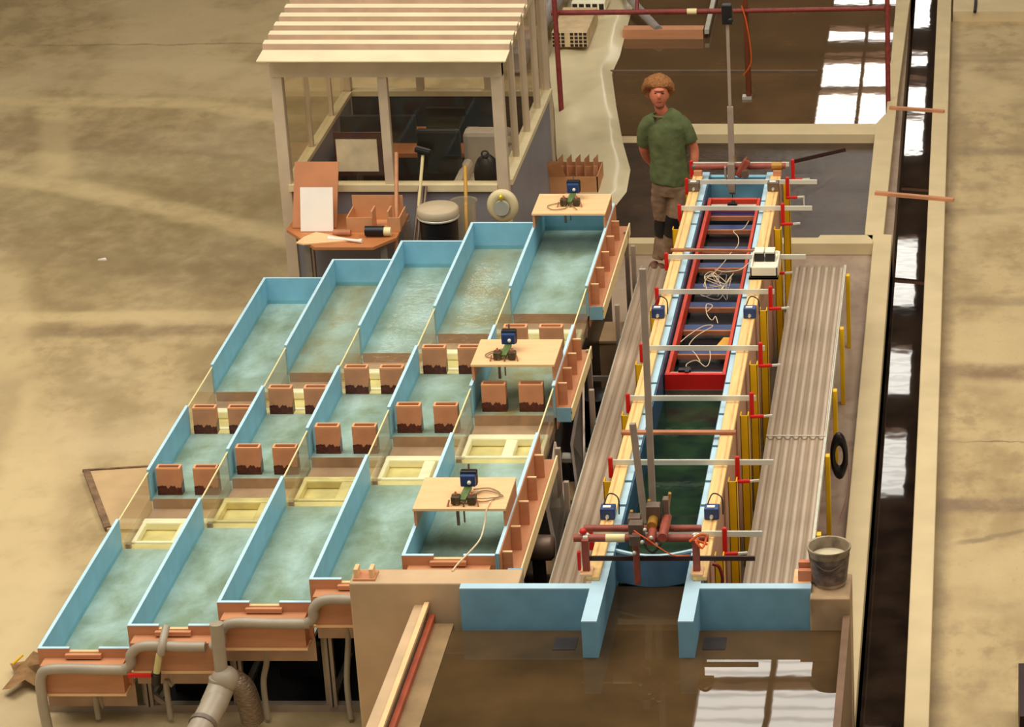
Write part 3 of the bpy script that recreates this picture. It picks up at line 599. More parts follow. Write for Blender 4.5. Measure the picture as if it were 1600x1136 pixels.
# ================================================================ CASCADE OF TRAYS
X0 = [-6.06, -5.465, -4.873, -4.27, -3.668, -3.075]; ZT = [.54, .705, .872, 1.037, 1.205]
YS = [17.175, 19.07, 19.90, 21.07, 21.88, 23.79]
rown = ['lowest, leftmost', 'second from the left', 'middle', 'second from the right', 'highest, rightmost']
TW = .02
for i in range(5):
    xa, xb, z = X0[i], X0[i+1], ZT[i]
    t = thing('water_channel', ((xa+xb)/2, 20.4, 0), '%s of the five long pale blue stepped water channels' % rown[i], 'channel', 'stepped water channels of the cascade')
    zw = z-.20; zf = z-.235
    def wall(x, s_, zt=z, zb=None):
        zb = zb if zb is not None else zf-.02
        for a, b in ((0, 1), (2, 3), (4, 5)):
            o = MB().box(x, x+TW, YS[a], YS[b], zb, zt-.004).build('side_wall', BLUE2, t)
            MB().box(x-.001, x+TW+.001, YS[a], YS[b], zt-.004, zt).build('pale_edge', EDGE, o)
        for a, b in ((1, 2), (3, 4)):
            MB().box(x+.005, x+.012, YS[a]+.001, YS[b]-.001, zb-.1, zt-.03).build('clear_panel', GLASS, t)
            MB().box(x+.004, x+.013, YS[a]+.001, YS[b]-.001, zt-.03, zt-.022).build('panel_edge', TAPE, t)
    wall(xa, -1)
    if i == 4: wall(xb, 1)
    xi = xa+TW; xo = xb if i == 4 else xb-.001
    back = MB().box(xi, xo, 23.77, 23.79, zf-.02, z-.004).build('end_wall', BLUE2, t); MB().box(xi, xo, 23.769, 23.791, z-.004, z).build('pale_edge', EDGE, back)
    # front board with notch
    fx = xi-TW; w_ = xb-xa; n0, n1 = xa+.34*w_, xa+.66*w_
    fb = MB().box(fx, xb-.002, 17.15, 17.174, z-.26, z-.03).box(fx, n0, 17.15, 17.174, z-.03, z-.004).box(n1, xb-.002, 17.15, 17.174, z-.03, z-.004).build('front_board', PLY, t)
    MB().box(fx, n0, 17.149, 17.175, z-.004, z).box(n1, xb-.002, 17.149, 17.175, z-.004, z).build('pale_edge', EDGE, fb)
    MB().box(n0, n1, 17.149, 17.175, z-.03, z-.024).build('notch_edge', PLYE, fb)
    MB().box(n0-.02, n1+.02, 17.115, 17.149, z-.06, z-.032).build('notch_block', PLY, fb)
    MB().box(fx+.04, xb-.03, 17.04, 17.15, z-.27, z-.07).build('front_box', PLY, t); MB().box(fx+.03, xb-.02, 17.03, 17.16, z-.285, z-.27).build('bottom_lip', PLYE, t)
    for n_, (a, b) in enumerate(((17.175, 19.07), (19.90, 21.07), (21.88, 23.77))):
        MB().box(xi, xo, a, b, zf-.03, zf).build('tray_bed', BEDR if (i, n_) in ((3, 2), (1, 2), (4, 1)) else BEDM, t)
        MB().box(xi, xo, a-.004, a, zf-.2, zf).build('bed_edge', SLATE, t)
    for a, b in ((19.07, 19.90), (21.07, 21.88)):
        MB().box(xi, xo, a+.56, b, zf-.10, zf-.08).build('sunken_floor', SLATE, t)
        ylw = (i in (1, 2)) and a < 20
        m_ = CREAMY if ylw else CREAM
        MB().box(xi, xo, a, a+.58, zf-.13, zf-.10).build('basin_bottom', CREAMY, t)
        r_ = MB(); r_.box(xi, xo, a+.50, a+.58, zf-.10, zf-.035); r_.box(xi, xo, a+.20, a+.235, zf-.10, zf-.045); r_.box(xi, xi+.035, a+.20, a+.52, zf-.10, zf-.04); r_.box(xo-.035, xo, a+.20, a+.52, zf-.10, zf-.04)
        if a < 20: r_.box((xi+xo)/2-.01, (xi+xo)/2+.075, a+.22, a+.52, zf-.10, zf-.045)
        r_.build('foam_rim', m_, t, bevel=.012)
        MB().add([(xi, a+.20, zf-.06), (xo, a+.20, zf-.06), (xo, a+.01, zf-.09), (xi, a+.01, zf-.09)], [(0, 3, 2, 1)]).build('front_slope', CREAMY, t)
    tag(MB().add([(xi, 17.176, zw), (xo, 17.176, zw), (xo, 23.769, zw), (xi, 23.769, zw)], [(0, 1, 2, 3)]).build('water_surface', WAT, t), 'shallow clear greenish water')
    # underside supports
    for y in (17.3, 19.2, 21.0, 23.6):
        MB().box(xa+.0, xa+.035, y, y+.035, .05, zf-.03).build('leg', PROF, t)
    if i == 4:
        for y in (17.3, 19.2, 21.0, 23.6): MB().box(-2.97, -2.935, y, y+.035, .05, 1.02).build('leg', PROF, t)
        # outer gallery with rib blocks
        for a, b in ((17.175, 19.07), (19.90, 21.07), (21.88, 23.79)):
            MB().box(-3.054, -3.048, a, b, .86, 1.2).build('outer_face', PLY, t)
            MB().box(-3.05, -2.94, a, b, .98, 1.0).build('ledge', PLY, t); MB().box(-2.945, -2.935, a, b, .93, 1.03).build('lip', TAPE, t)
            MB().box(-3.05, -2.945, a-.006, a, .92, 1.03).build('end_cap', BLUE, t)
        for y in (17.27, 17.64, 18.02, 18.40, 18.76, 20.02, 20.30, 20.58, 20.86, 22.0, 22.36, 22.72, 23.08, 23.44):
            r_ = MB().box(-3.047, -2.985, y, y+.02, 1.0, 1.165).build('rib_block', PLY, t); MB().box(-3.047, -2.985, y, y+.02, 1.165, 1.171).build('rib_edge', PLYE, r_)

# cascade undercarriage
fr_ = thing('support_frame', (-4.5, 20.5, 0), 'grey aluminium profile frame carrying the stepped channels', 'frame')
f = MB()
for a_, b_, c_ in ((-3.95, 17.28, 17.34), (-2.93, 19.2, 19.25), (-2.93, 23.6, 23.65)): MB().box(-6.1, a_, b_, c_, .0, .05).build('floor_beam', PROF, fr_)
for x in X0[:-1]+[-2.96]:
    MB().box(x, x+.04, 17.34, 23.6, .0, .05).build('long_beam', PROF, fr_)
for x, a in ((-5.98, 0), (-5.3, 0), ): pass
MB().box(-6.0, -5.955, 17.26, 17.30, .05, .25).build('front_post', PROF, fr_)
for i, x in enumerate([-5.44, -4.84, -4.24]):
    MB().box(x, x+.05, 17.26, 17.30, .05, ZT[i+1]-.30).build('front_post', PROF, fr_)
    MB().box(x+.02, x+.028, 17.255, 17.26, .05, ZT[i+1]-.30).build('post_groove', DARK, fr_)
MB().bar((-5.75, 17.3, .03), (-5.45, 17.3, .30), .03).build('brace', PROF, fr_)
MB().bar((-5.3, 17.3, .03), (-5.42, 17.3, .14), .03).build('brace', PROF, fr_)
MB().bar((-6.0, 18.9, .02), (-6.0, 17.45, .02), .03).build('brace', ALUW, fr_)
MB().box(-6.02, -4.0, 18.6, 18.62, .0, .0).build('x', PROF, fr_) if False else None
def hose(pts, r, label, m=PVC, cat='pipe', name='drain_pipe'):
    return tag(MB().tube(pts, r, 12, smooth=6).build(name, m, smooth=True), label, cat)
def pipe_row(i, x_end):
    z = ZT[i]-.075; xa = X0[i]
    return [(x_end, 17.0, z), (xa+.12, 17.0, z), (xa+.06, 17.0, z-.015), (xa+.045, 17.0, z-.06)]
hose([(X0[1]+.02, 17.0, ZT[0]-.075), (X0[0]+.5, 17.0, ZT[0]-.075), (X0[0]+.14, 17.0, ZT[0]-.07), (X0[0]+.055, 17.0, ZT[0]-.12), (X0[0]+.04, 17.0, .25), (X0[0]+.05, 17.0, .03)], .034, 'grey drain pipe along the front of the lowest left channel')
for i in (1, 2, 3):
    e_ = [0, X0[2]-.06, X0[3]+.02, X0[4]-.15][i]
    z = ZT[i]-.075
    pts = [(e_, 17.0, z), (X0[i]+.4, 17.0, z), (X0[i]+.14, 17.0, z+.005), (X0[i]+.055, 17.0, z-.05), (X0[i]+.04, 17.0, z-.13), (X0[i]-.02, 17.0, z-.17)]
    hose(pts, .034, 'grey drain pipe along the front board of the %s channel' % rown[i])
hose([(X0[5]-.04, 17.0, ZT[4]-.07), (X0[4]+.3, 17.0, ZT[4]-.072), (X0[4]+.14, 17.0, ZT[4]-.075), (X0[4]+.06, 17.0, ZT[4]-.11), (X0[4]+.03, 17.02, ZT[4]-.16)], .034, 'grey drain pipe on the front of the highest right channel')
for x, lab in ((-5.70, 'thin hanging hose under the lowest left channel'), (-5.23, 'thin hanging hose under the second channel from the left'), (-4.60, 'thin curved hose in the dark bay right of the big pipe'), (-4.06, 'thin curved hose beside the concrete pier')):
    i = [k for k in range(5) if X0[k] < x][-1]; zt = ZT[i]-.29
    hose([(x, 17.2, zt), (x, 17.18, zt-.15), (x-.03, 17.16, .28), (x-.02, 17.14, .03)], .02, 'grey ' + lab, name='hanging_hose')
# big vertical pipe and elbow
bp_ = thing('outlet_pipe', (-4.82, 16.85, 0), 'thick grey outlet pipe dropping from the channels and bending to the floor', 'pipe')
MB().tube([(-4.82, 16.9, .85), (-4.82, 16.9, .50)], .042, 16).build('down_pipe', PVC, bp_, smooth=True)
MB().tube([(-4.82, 16.9, .46), (-4.83, 16.88, .40), (-4.86, 16.75, .33)], .085, 16, smooth=6).ell((-4.80, 16.9, .45), (.09, .09, .09)).build('elbow', PVC, bp_, smooth=True)
MB().tube([(-4.84, 16.78, .36), (-5.02, 15.9, .10)], .082, 18).build('lower_pipe', PVC, bp_, smooth=True)
MB().tube([(-4.88, 16.6, .307), (-4.886, 16.57, .298)], .09, 18).build('collar', mat('pipe_collar', sr(120, 104, 88), .5), bp_, smooth=True)
MB().tube([(-4.80, 16.92, .45), (-4.72, 16.95, .38), (-4.69, 16.97, .26), (-4.68, 17.0, .1)], .075, 16, smooth=5).build('flexible_duct', mat('foil_duct', sr(150, 132, 112), .25, .6, n=.2, ns=30, bump=.6, stretch=(1, 1, 4)), bp_, smooth=True)
# hose fitting at second channel
hf = thing('hose_fitting', (-5.1, 17.0, .3), 'small pale valve fitting on the pipe of the second channel with a red tag', 'valve')
MB().tube([(-5.20, 17.1, .72), (-5.20, 16.97, .66), (-5.21, 16.96, .60)], .026, 10, smooth=3).build('spout', PVC, hf, smooth=True)
MB().tube([(-5.22, 16.96, .60), (-5.25, 16.95, .47)], .022, 10).build('threaded_neck', mat('pale_fitting', sr(200, 186, 120), .5), hf, smooth=True)
MB().box(-5.43, -5.28, 16.93, 16.95, .445, .468).build('red_tag', RED, hf); MB().tube([(-5.25, 16.95, .47), (-5.27, 16.98, .38)], .03, 10).build('black_sleeve', BLACK, hf, smooth=True)

# black crates, mats and sheets added to paint the shade under the cascade
for x0, x1, y0, y1, h, lab in [(-5.85, -5.5, 18.2, 18.9, .16, 'low black crate added as shade under the lowest left channel'), (-5.35, -4.95, 17.5, 17.9, .2, 'black crate added as shade behind the thin hoses'),
                          (-4.7, -4.35, 17.7, 17.95, .3, 'black crate added as shade in the open bay under the middle channel'), (-4.12, -3.8, 17.6, 17.95, .35, 'black crate added as shade under the second channel from the right')]:
    m_ = MB(); a = .03; m_.prism([(x0+a, y0+a), (x1-a, y0+a), (x1-a, y1-a), (x0+a, y1-a)], 0, h); m_.box(x0, x1, y0, y1, h-.05, h)
    tag(m_.build('shade_crate', BLACK, bevel=.01), lab, 'crate')
tag(MB().box(-3.04, -2.865, 17.4, 23.5, .0, .012).build('shade_mat', BLACK), 'long black mat added as shade on the floor beside the left deck', 'mat')
tag(MB().box(-5.38, -3.9, 17.36, 17.98, .0, .012).build('shade_mat', BLACK), 'black mat added as shade on the floor under the channels', 'mat')
tag(MB().box(-5.38, -3.15, 18.0, 18.02, .0, .36).build('back_shade_sheet', BLACK), 'black sheet added as shade across the space beneath the channels', 'sheet')
tag(MB().box(-4.80, -3.15, 18.03, 18.05, .3, .56).build('back_shade_sheet', BLACK), 'upper dark sheet added as shade beneath the higher channels', 'sheet')

# clay boxes standing in the channels
cb = None
def clay(x, y, z, label, fy=1.0, s=1.0):
    global cb
    if cb is None:
        t = thing('clay_box', (0, 0, 0), label, 'box', 'open clay boxes standing in the channels')
        w_, d_, h_ = .175, .075, .215; k = .014
        def shell(z0, z1, e=0):
            m = MB(); m.box(-w_/2-e, w_/2+e, -d_/2-e, -d_/2+k, z0, z1).box(-w_/2-e, w_/2+e, d_/2-k, d_/2+e, z0, z1).box(-w_/2-e, -w_/2+k, -d_/2+k, d_/2-k, z0, z1).box(w_/2-k, w_/2+e, -d_/2+k, d_/2-k, z0, z1); return m
        shell(.0, h_-.012).build('body', CLAY, t); shell(h_-.012, h_).build('rim', CLAYT, t)
        # stained wet foot with ragged upper edge
        m = MB(); rr = random.Random(5); N_ = 14
        hs = [.05+.03*rr.random() for _ in range(N_+1)]
        for a in range(N_):
            x0_, x1_ = -w_/2-.001+a*(w_+.002)/N_, -w_/2-.001+(a+1)*(w_+.002)/N_
            m.add([(x0_, -d_/2-.0015, 0), (x1_, -d_/2-.0015, 0), (x1_, -d_/2-.0015, hs[a+1]), (x0_, -d_/2-.0015, hs[a])], [(0, 1, 2, 3)])
        m.add([(w_/2+.0015, -d_/2-.001, 0), (w_/2+.0015, d_/2, 0), (w_/2+.0015, d_/2, .1), (w_/2+.0015, -d_/2-.001, .085)], [(0, 1, 2, 3)])
        m.box(-w_/2+.001, w_/2-.001, -d_/2+.001, d_/2-.001, .0, .05)
        m.build('wet_foot', SOOT, t)
        cb = t; t.location = (x, y, z); return
    dup(cb, (x, y, z), label)
rowd = ['leftmost channel', 'second channel from the left', 'middle channel', 'second channel from the right', 'rightmost channel']
for i in range(5):
    zb = ZT[i]-.235
    for nm, y in (('near', 20.0), ('far', 21.1)):
        for sd, dx in (('left', .135), ('right', .405)):
            xx = X0[i]+dx
            if i == 4: xx = X0[i]+(.16 if sd == 'left' else .43)
            clay(xx, y, zb, 'open clay box in the %s, %s one of the %s pair' % (rowd[i], sd, nm))

# plywood bridges over the highest channel
brs = [(17.57, 'plywood bridge over the rightmost channel nearest the camera'), (19.98, 'plywood bridge over the middle of the rightmost channel'), (23.18, 'plywood bridge over the far end of the rightmost channel')]
for k, (y, lab) in enumerate(brs):
    t = thing('plywood_bridge', (-3.36, y+.24, 1.2), lab, 'bridge', 'plywood instrument bridges')
    MB().box(-3.663, -3.06, y, y+.485, 1.315, 1.333).build('top_board', PLYL, t, bevel=.002)
    MB().box(-3.658, -3.64, y+.01, y+.475, 1.206, 1.315).build('leg_board', PLY, t); MB().box(-3.078, -3.062, y+.01, y+.475, 1.206, 1.315).build('leg_board', PLY, t)
def instrument(x, y, z, label, rng_seed, cable):
    t = thing('probe_holder', (x, y, z), label, 'instrument', 'probe instruments on the bridges')
    MB().box(x-.05, x+.05, y+.05, y+.12, z+.06, z+.14).build('blue_housing', DBLUE, t, bevel=.008); MB().box(x-.055, x+.055, y+.085, y+.14, z+.05, z+.155).build('black_case', BLACK, t, bevel=.01)
    MB().lathe((x+.01, y+.05, z+.095), [(.014, 0), (.012, -.015), (.006, -.02)], 10, 'y').build('socket', ALUW, t, smooth=True)
    MB().bar((x, y+.06, z+.055), (x-.02, y-.09, z+.03), .05, .02).build('green_arm', GREENP, t, bevel=.004)
    for dx in (-.06, .045):
        k_ = MB().box(x+dx-.03, x+dx+.028, y-.11, y-.045, z+.008, z+.062).build('clamp_head', mat('olive_metal', sr(84, 70, 44), .5, .2, n=.3, ns=40), t, bevel=.008)
        MB().lathe((x+dx, y-.078, z+.062), [(.014, 0), (.014, .014), (.006, .014), (.006, .026)], 10).build('screw', BATT, k_, smooth=True)
    MB().bar((x-.05, y-.10, z+.06), (x-.05, y-.10, z-.14), .018).bar((x-.005, y-.12, z+.03), (x-.005, y-.12, z-.11), .01).build('probe_rod', STEEL, t)
    MB().bar((x-.1, y-.1, z+.04), (x-.11, y-.12, z), .008).bar((x+.08, y-.1, z+.04), (x+.09, y-.12, z), .008).build('foot_pin', BATT, t)
    MB().bar((x+.0, y+.12, z+.15), (x, y+.13, z+.19), .012).build('top_post', STEEL, t)
    MB().tube(cable, .004, 6, smooth=8).build('coiled_cable', mat('khaki_cable', sr(150, 128, 96), .5), t, smooth=True)
zb = 1.333
instrument(-3.33, 17.72, zb, 'blue and green probe holder with coiled cable on the nearest bridge', 1,
    [(-3.3, 17.8, zb+.03), (-3.2, 17.86, zb+.01), (-3.12, 17.76, zb+.01), (-3.2, 17.66, zb+.01), (-3.3, 17.69, zb+.01), (-3.24, 17.82, zb+.012), (-3.1, 17.74, zb+.012), (-3.22, 17.69, zb+.016), (-3.28, 17.7, zb+.016)])
instrument(-3.42, 20.16, zb, 'blue and green probe holder with cable loop on the middle bridge', 2,
    [(-3.42, 20.2, zb+.03), (-3.5, 20.24, zb+.01), (-3.58, 20.14, zb+.01), (-3.5, 20.07, zb+.01), (-3.42, 20.1, zb+.01), (-3.5, 20.18, zb+.014), (-3.56, 20.12, zb+.014)])
instrument(-3.36, 23.45, zb, 'blue probe holder with cable loop on the farthest bridge', 3,
    [(-3.36, 23.4, zb+.03), (-3.45, 23.42, zb+.01), (-3.55, 23.34, zb+.01), (-3.5, 23.25, zb+.01), (-3.4, 23.28, zb+.01), (-3.38, 23.38, zb+.012), (-3.3, 23.25, zb+.01)])
scribble('lead_cable', 'pale cable hanging from the nearest bridge down to the concrete pier', [(-3.17, 17.66, 1.342), (-3.18, 17.57, 1.34), (-3.19, 17.5, 1.26), (-3.2, 17.35, 1.22), (-3.25, 17.16, 1.21), (-3.29, 17.02, 1.21), (-3.31, 16.93, 1.205)], .006)

# things on pier and pillar
fx = thing('wooden_fork', (-3.86, 16.88, 1.2), 'small two pronged wooden block on the left end of the concrete pier', 'block')
MB().box(-3.93+.02, -3.77, 16.80, 16.93, 1.2, 1.212).build('base', PLY, fx); MB().box(-3.905, -3.88, 16.82, 16.9, 1.212, 1.27).build('prong', PLYL, fx); MB().box(-3.81, -3.785, 16.82, 16.9, 1.212, 1.27).build('prong', PLYL, fx)
tag(MB().box(-1.13, -1.045, 16.80, 16.84, 1.2, 1.27).box(-1.13, -1.045, 16.86, 16.9, 1.2, 1.30).build('brick', mat('brick', sr(206, 128, 88), .7, n=.08)), 'small reddish brick pair beside the bucket on the wing wall', 'brick')
tag(MB().box(-1.16, -1.05, 16.775, 16.97, .7, 1.198).build('packing_block', PLYL), 'pale wooden packing block under the bricks', 'block')
bk = thing('metal_bucket', (-.935, 16.83, 1.17), 'stained grey metal bucket standing on the right pillar', 'bucket')
MB().lathe((-.935, 16.83, 1.17), [(.0, .0), (.095, .0), (.105, .03), (.130, .25), (.138, .255), (.138, .265), (.128, .262), (.122, .24), (.098, .02), (.0, .015)], 30).build('bucket_body', mat('bucket_steel', sr(196, 178, 146), .45, .1, n=0, ns=7, dark=sr(84, 64, 54)), bk, smooth=True)
MB().lathe((-.935, 16.83, 1.17), [(.120, .19), (.0, .195)], 30, cap=False).build('contents', mat('bucket_lining', sr(210, 196, 162), .5), bk, smooth=True)
MB().lathe((-.935, 16.83, 1.17), [(.107, .03), (.1275, .205), (.1285, .205), (.108, .03)], 30, cap=False).build('dark_coating', mat('marbled_dark', sr(132, 112, 100), .5, n=0, ns=14, dark=sr(52, 42, 42), detail=7, stretch=(1, 1, 1.6)), bk, smooth=True)
MB().tube([(-1.07, 16.83, 1.42), (-1.03, 16.75, 1.36), (-.935, 16.695, 1.32), (-.84, 16.75, 1.36), (-.80, 16.83, 1.42)], .004, 6, smooth=5).build('bail_handle', STEEL, bk, smooth=True)
tag(MB().box(-2.97, -2.875, 16.975, 17.0, .8, 1.19).build('edge_plate', BLUE), 'small blue end plate behind the concrete pier', 'plate')

# sticks across the ditch
tag(MB().bar((-.926, 29.72, .135), (-.363, 29.6, .135), .045, .03).build('wooden_stick', BATT if False else PLY), 'farther wooden stick laid across the ditch', 'stick')
tag(MB().bar((-.99, 27.08, .135), (-.242, 26.88, .135), .05, .03).build('wooden_stick', PLY), 'nearer wooden stick laid across the ditch', 'stick')

# ================================================================ gear between cascade and flume
tag(MB().box(-3.10, -3.085, 17.35, 23.5, .013, .84).build('side_shade_sheet', BLACK), 'tall black sheet added as shade along the right side beneath the highest channel', 'sheet')  # added black backdrop standing in for the shade below the channel
gx = thing('side_stand', (-2.9, 20.5, 0), 'grey metal stand frame between the cascade and the left deck', 'stand')
for x, y, h in [(-2.88, 23.3, 1.0), (-2.88, 22.1, .95), (-2.88, 20.4, .95), (-2.88, 18.9, .9)]:
    MB().box(x, x+.035, y, y+.035, 0, h).build('post', PROF, gx)
MB().box(-3.3, -2.86, 22.1, 22.13, .3, .34).box(-3.3, -2.86, 19.6, 19.63, .25, .29).build('cross_rail', PROF, gx)
CR2 = mat('beige_crate', sr(196, 160, 116), .6, n=.06)
for x0, x1, y0, y1, z1_, lab in [(-3.15, -2.9, 22.6, 23.0, .45, 'beige box under the far end of the highest channel'), (-3.12, -2.9, 19.9, 20.2, .30, 'beige box low beside the white motor pipe'), (-3.15, -2.92, 18.7, 18.95, .3, 'beige box low beside the pump')]:
    m_ = MB().box(x0, x1, y0, y1, 0, z1_-.03); m_.box(x0-.01, x1+.01, y0-.01, y1+.01, z1_-.03, z1_); tag(m_.build('storage_box', CR2, bevel=.006), lab, 'box')
tag(MB().box(-2.9, -2.62, 24.6, 25.3, 0, .10).build('low_block', CR2, bevel=.01), 'low cream block on the floor beside the person', 'block')
pm = thing('pump_motor', (-3.0, 18.4, 0), 'dull grey cylindrical pump motor beneath the highest channel', 'pump')
MB().lathe((-3.12, 18.45, .62), [(.0, 0), (.085, 0), (.09, .01), (.09, .2), (.07, .22), (0, .22)], 20, 'x').build('motor_body', STEEL, pm, smooth=True); MB().box(-3.05, -2.97, 18.42, 18.5, 0, .54).build('pedestal', DARK, pm)
pv = thing('valve_pipe', (-3.0, 20.3, 0), 'short white pipe with valve beneath the highest channel', 'valve')
MB().lathe((-3.1, 20.3, .45), [(.04, 0), (.04, .2), (.06, .2), (.06, .28)], 16, 'x').build('pipe', ALUW, pv, smooth=True); MB().box(-3.04, -3.0, 20.28, 20.32, 0, .45).build('support', DARK, pv); MB().box(-3.12, -3.02, 20.24, 20.27, .44, .47).build('lever', ALU, pv)
for pts, lab in (([(-2.985, 20.9, .9), (-2.9, 20.1, .5), (-2.93, 19.9, .25)], 'far grey triangular plate hanging beside the highest channel'), ([(-3.02, 19.55, .92), (-2.90, 19.1, .62), (-2.955, 18.9, .28)], 'near grey triangular plate hanging beside the highest channel')):
    a, b, c_ = [Vector(q) for q in pts]; n_ = (b-a).cross(c_-a).normalized()*.008
    d_ = a+(c_-a)*.55+Vector((-.07, 0, .0))
    m_ = MB(); V_ = [a, b, c_, d_]; m_.add([v-n_ for v in V_]+[v+n_ for v in V_], [(0, 1, 2, 3), (7, 6, 5, 4), (0, 4, 5, 1), (1, 5, 6, 2), (2, 6, 7, 3), (3, 7, 4, 0)])
    tag(m_.build('hanging_plate', PROF), lab, 'plate')
for x, y, r, h, lab in ((-3.0, 21.6, .14, .4, 'black drum low beneath the highest channel near its middle'), (-3.05, 17.7, .12, .35, 'black drum low beneath the highest channel near the pier')):
    tag(MB().lathe((x, y, 0), [(0, 0), (r, 0), (r, h*.5), (r*1.05, h*.52), (r, h*.55), (r, h), (r*.9, h+.01), (0, h+.01)], 20).build('black_drum', BLACK, smooth=True), lab, 'drum')

# ================================================================ CABIN
Yb = 24.9; Yk = 27.6; xl, xr = -6.09, -4.11
cb_ = thing('control_cabin', (-5.1, 26.2, 0), 'glazed control cabin with cream ribbed roof behind the channels', 'cabin')
zs, zt_ = 1.0, 2.1
def post(x, y, z0=0, z1=zt_, w=.1, n='post', m=CABW): return MB().box(x-w/2, x+w/2, y-w/2, y+w/2, z0, z1).build(n, m, cb_, bevel=.004)
for x in (xl+.03, xr-.05): post(x, Yb); post(x, Yk)
post(-5.15, Yb, zs, zt_, .08)
for y in (25.6, 26.3, 27.0): post(xr-.04, y, zs, zt_, .055)
for y in (25.9, 26.8): post(xl+.04, y, zs, zt_, .05)
for x in (-5.35, -4.7): post(x, Yk, zs, zt_, .07)
MB().box(xl, xr, Yb-.06, Yb+.05, zt_-.12, zt_+.1).build('front_header', CABW, cb_); MB().box(xl, xr, Yk-.04, Yk+.04, zt_-.02, zt_+.2).build('back_header', CABW, cb_)
MB().box(xr-.09, xr, Yb, Yk, zt_, zt_+.12).box(xl, xl+.08, Yb, Yk, zt_, zt_+.12).build('side_header', CABW, cb_)
MB().box(xl+.06, xr-.1, Yb-.07, Yb+.05, zs-.06, zs).box(xr-.1, xr+.02, Yb+.05, Yk, zs-.04, zs+.01).box(xl, xl+.09, Yb+.05, Yk, zs-.04, zs).box(xl, xr, Yk-.06, Yk+.05, zs-.05, zs).build('window_sill', CABL, cb_)
MB().box(xl+.05, xr-.08, Yb-.03, Yb+.03, 0, zs-.06).build('front_panel', CABP, cb_); MB().box(xr-.07, xr-.01, Yb+.05, Yk, 0, zs-.04).build('side_panel', CABP, cb_)
MB().box(xl+.01, xl+.07, Yb+.05, Yk, 0, zs-.04).build('side_panel', CABP, cb_)
MB().box(xl+.05, xr-.05, Yk-.03, Yk+.03, 0, zs-.05).build('back_panel', mat('dark_panel', sr(46, 44, 50), .6, n=.2, ns=5), cb_)
MB().box(xl+.08, xr-.1, Yb, Yb+.008, zs, zt_).build('front_glass', PANE, cb_); MB().box(xr-.05, xr-.042, Yb+.06, Yk, zs, zt_).build('side_glass', PANE, cb_)
MB().box(xl+.04, xl+.048, Yb+.06, Yk, zs, zt_).build('side_glass', PANE, cb_)
# ribbed roof
rm = MB(); zr = lambda y: 2.2+(y-24.6)*.07
rx0, rx1 = -6.15, -4.03
rp = [24.87+.226*k for k in range(14)]
prof = [(24.6, 0)]
for y in rp: prof += [(y-.012, 0), (y, .05), (y+.10, .05), (y+.12, 0)]
prof.append((28.1, 0))
top = [(y, zr(y)+h) for y, h in prof]; n_ = len(top)
rm.add([(x, y, z) for x in (rx0, rx1) for y, z in top]+[(x, y, z-.012) for x in (rx0, rx1) for y, z in top],
       [(i, i+1, n_+i+1, n_+i) for i in range(n_-1)]+[(2*n_+i, 3*n_+i, 3*n_+i+1, 2*n_+i+1) for i in range(n_-1)]+[(i, 2*n_+i, 2*n_+i+1, i+1) for i in range(n_-1)]+[(n_+i, n_+i+1, 3*n_+i+1, 3*n_+i) for i in range(n_-1)]+[(0, n_, 3*n_, 2*n_), (n_-1, 3*n_-1, 4*n_-1, 2*n_-1)])
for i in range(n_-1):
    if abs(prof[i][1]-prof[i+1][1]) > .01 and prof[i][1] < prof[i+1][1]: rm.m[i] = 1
rm.build('ribbed_roof', [ROOF, RIBSHADE], cb_)
# inside the cabin
dk = thing('desk', (-5.1, 26.3, 0), 'dark desk seen through the cabin window', 'desk')
MB().box(-5.95, -4.75, 26.4, 27.2, .72, .76).build('desk_top', BROWN, dk)
for x in (-5.92, -4.8):
    for y in (26.45, 27.15): MB().box(x, x+.04, y-.02, y+.02, 0, .72).build('leg', BLACK, dk)
oc = thing('office_chair', (-4.95, 25.7, 0), 'black office chair behind the right cabin window', 'chair')
MB().box(-5.12, -4.72, 25.6, 26.0, .48, .56).build('seat', BLACK, oc, bevel=.03); MB().box(-5.12, -4.72, 26.0, 26.08, .62, 1.12).build('backrest', BLACK, oc, bevel=.03)
MB().lathe((-4.92, 25.8, 0), [(.02, .06), (.02, .48)], 10).build('column', STEEL, oc)
mm_ = MB()
for k in range(5): mm_.bar((-4.92, 25.8, .07), (-4.92+.26*math.cos(k*1.257), 25.8+.26*math.sin(k*1.257), .03), .03)
mm_.build('base', BLACK, oc)
cv = thing('covered_armchair', (-4.5, 26.1, 0), 'armchair under a pale grey cover at the right of the cabin', 'armchair')
MB().box(-4.75, -4.25, 25.5, 26.3, 0, .62).box(-4.75, -4.3, 26.3, 26.5, 0, 1.0).box(-4.75, -4.66, 25.5, 26.3, .6, .76).box(-4.34, -4.25, 25.5, 26.3, .6, .76).build('cover', mat('pale_cloth', sr(190, 176, 160), .8, n=.06), cv, bevel=.05)
bpk = thing('backpack', (-4.32, 25.25, .0), 'dark backpack leaning in the right corner of the cabin', 'backpack')
MB().ell((-4.36, 25.25, .95), (.12, .1, .2)).build('bag', BLACK, bpk, smooth=True); MB().box(-4.5, -4.22, 25.12, 25.4, 0, .76).build('stool', BATT, bpk) ; MB().torus((-4.36, 25.2, 1.16), .03, .008).build('loop', BLACK, bpk, smooth=True)
wb = thing('notice_board', (-5.45, 25.1, 1.0), 'white board in a dark red frame behind the left cabin window', 'board')
MB().box(-5.66, -5.22, 25.08, 25.10, 1.0, 1.40).build('frame', mat('dark_red_frame', sr(74, 28, 24), .5), wb); MB().box(-5.64, -5.28, 25.068, 25.08, 1.045, 1.34).build('white_sheet', mat('grey_sheet', sr(244, 230, 206), .6), wb)
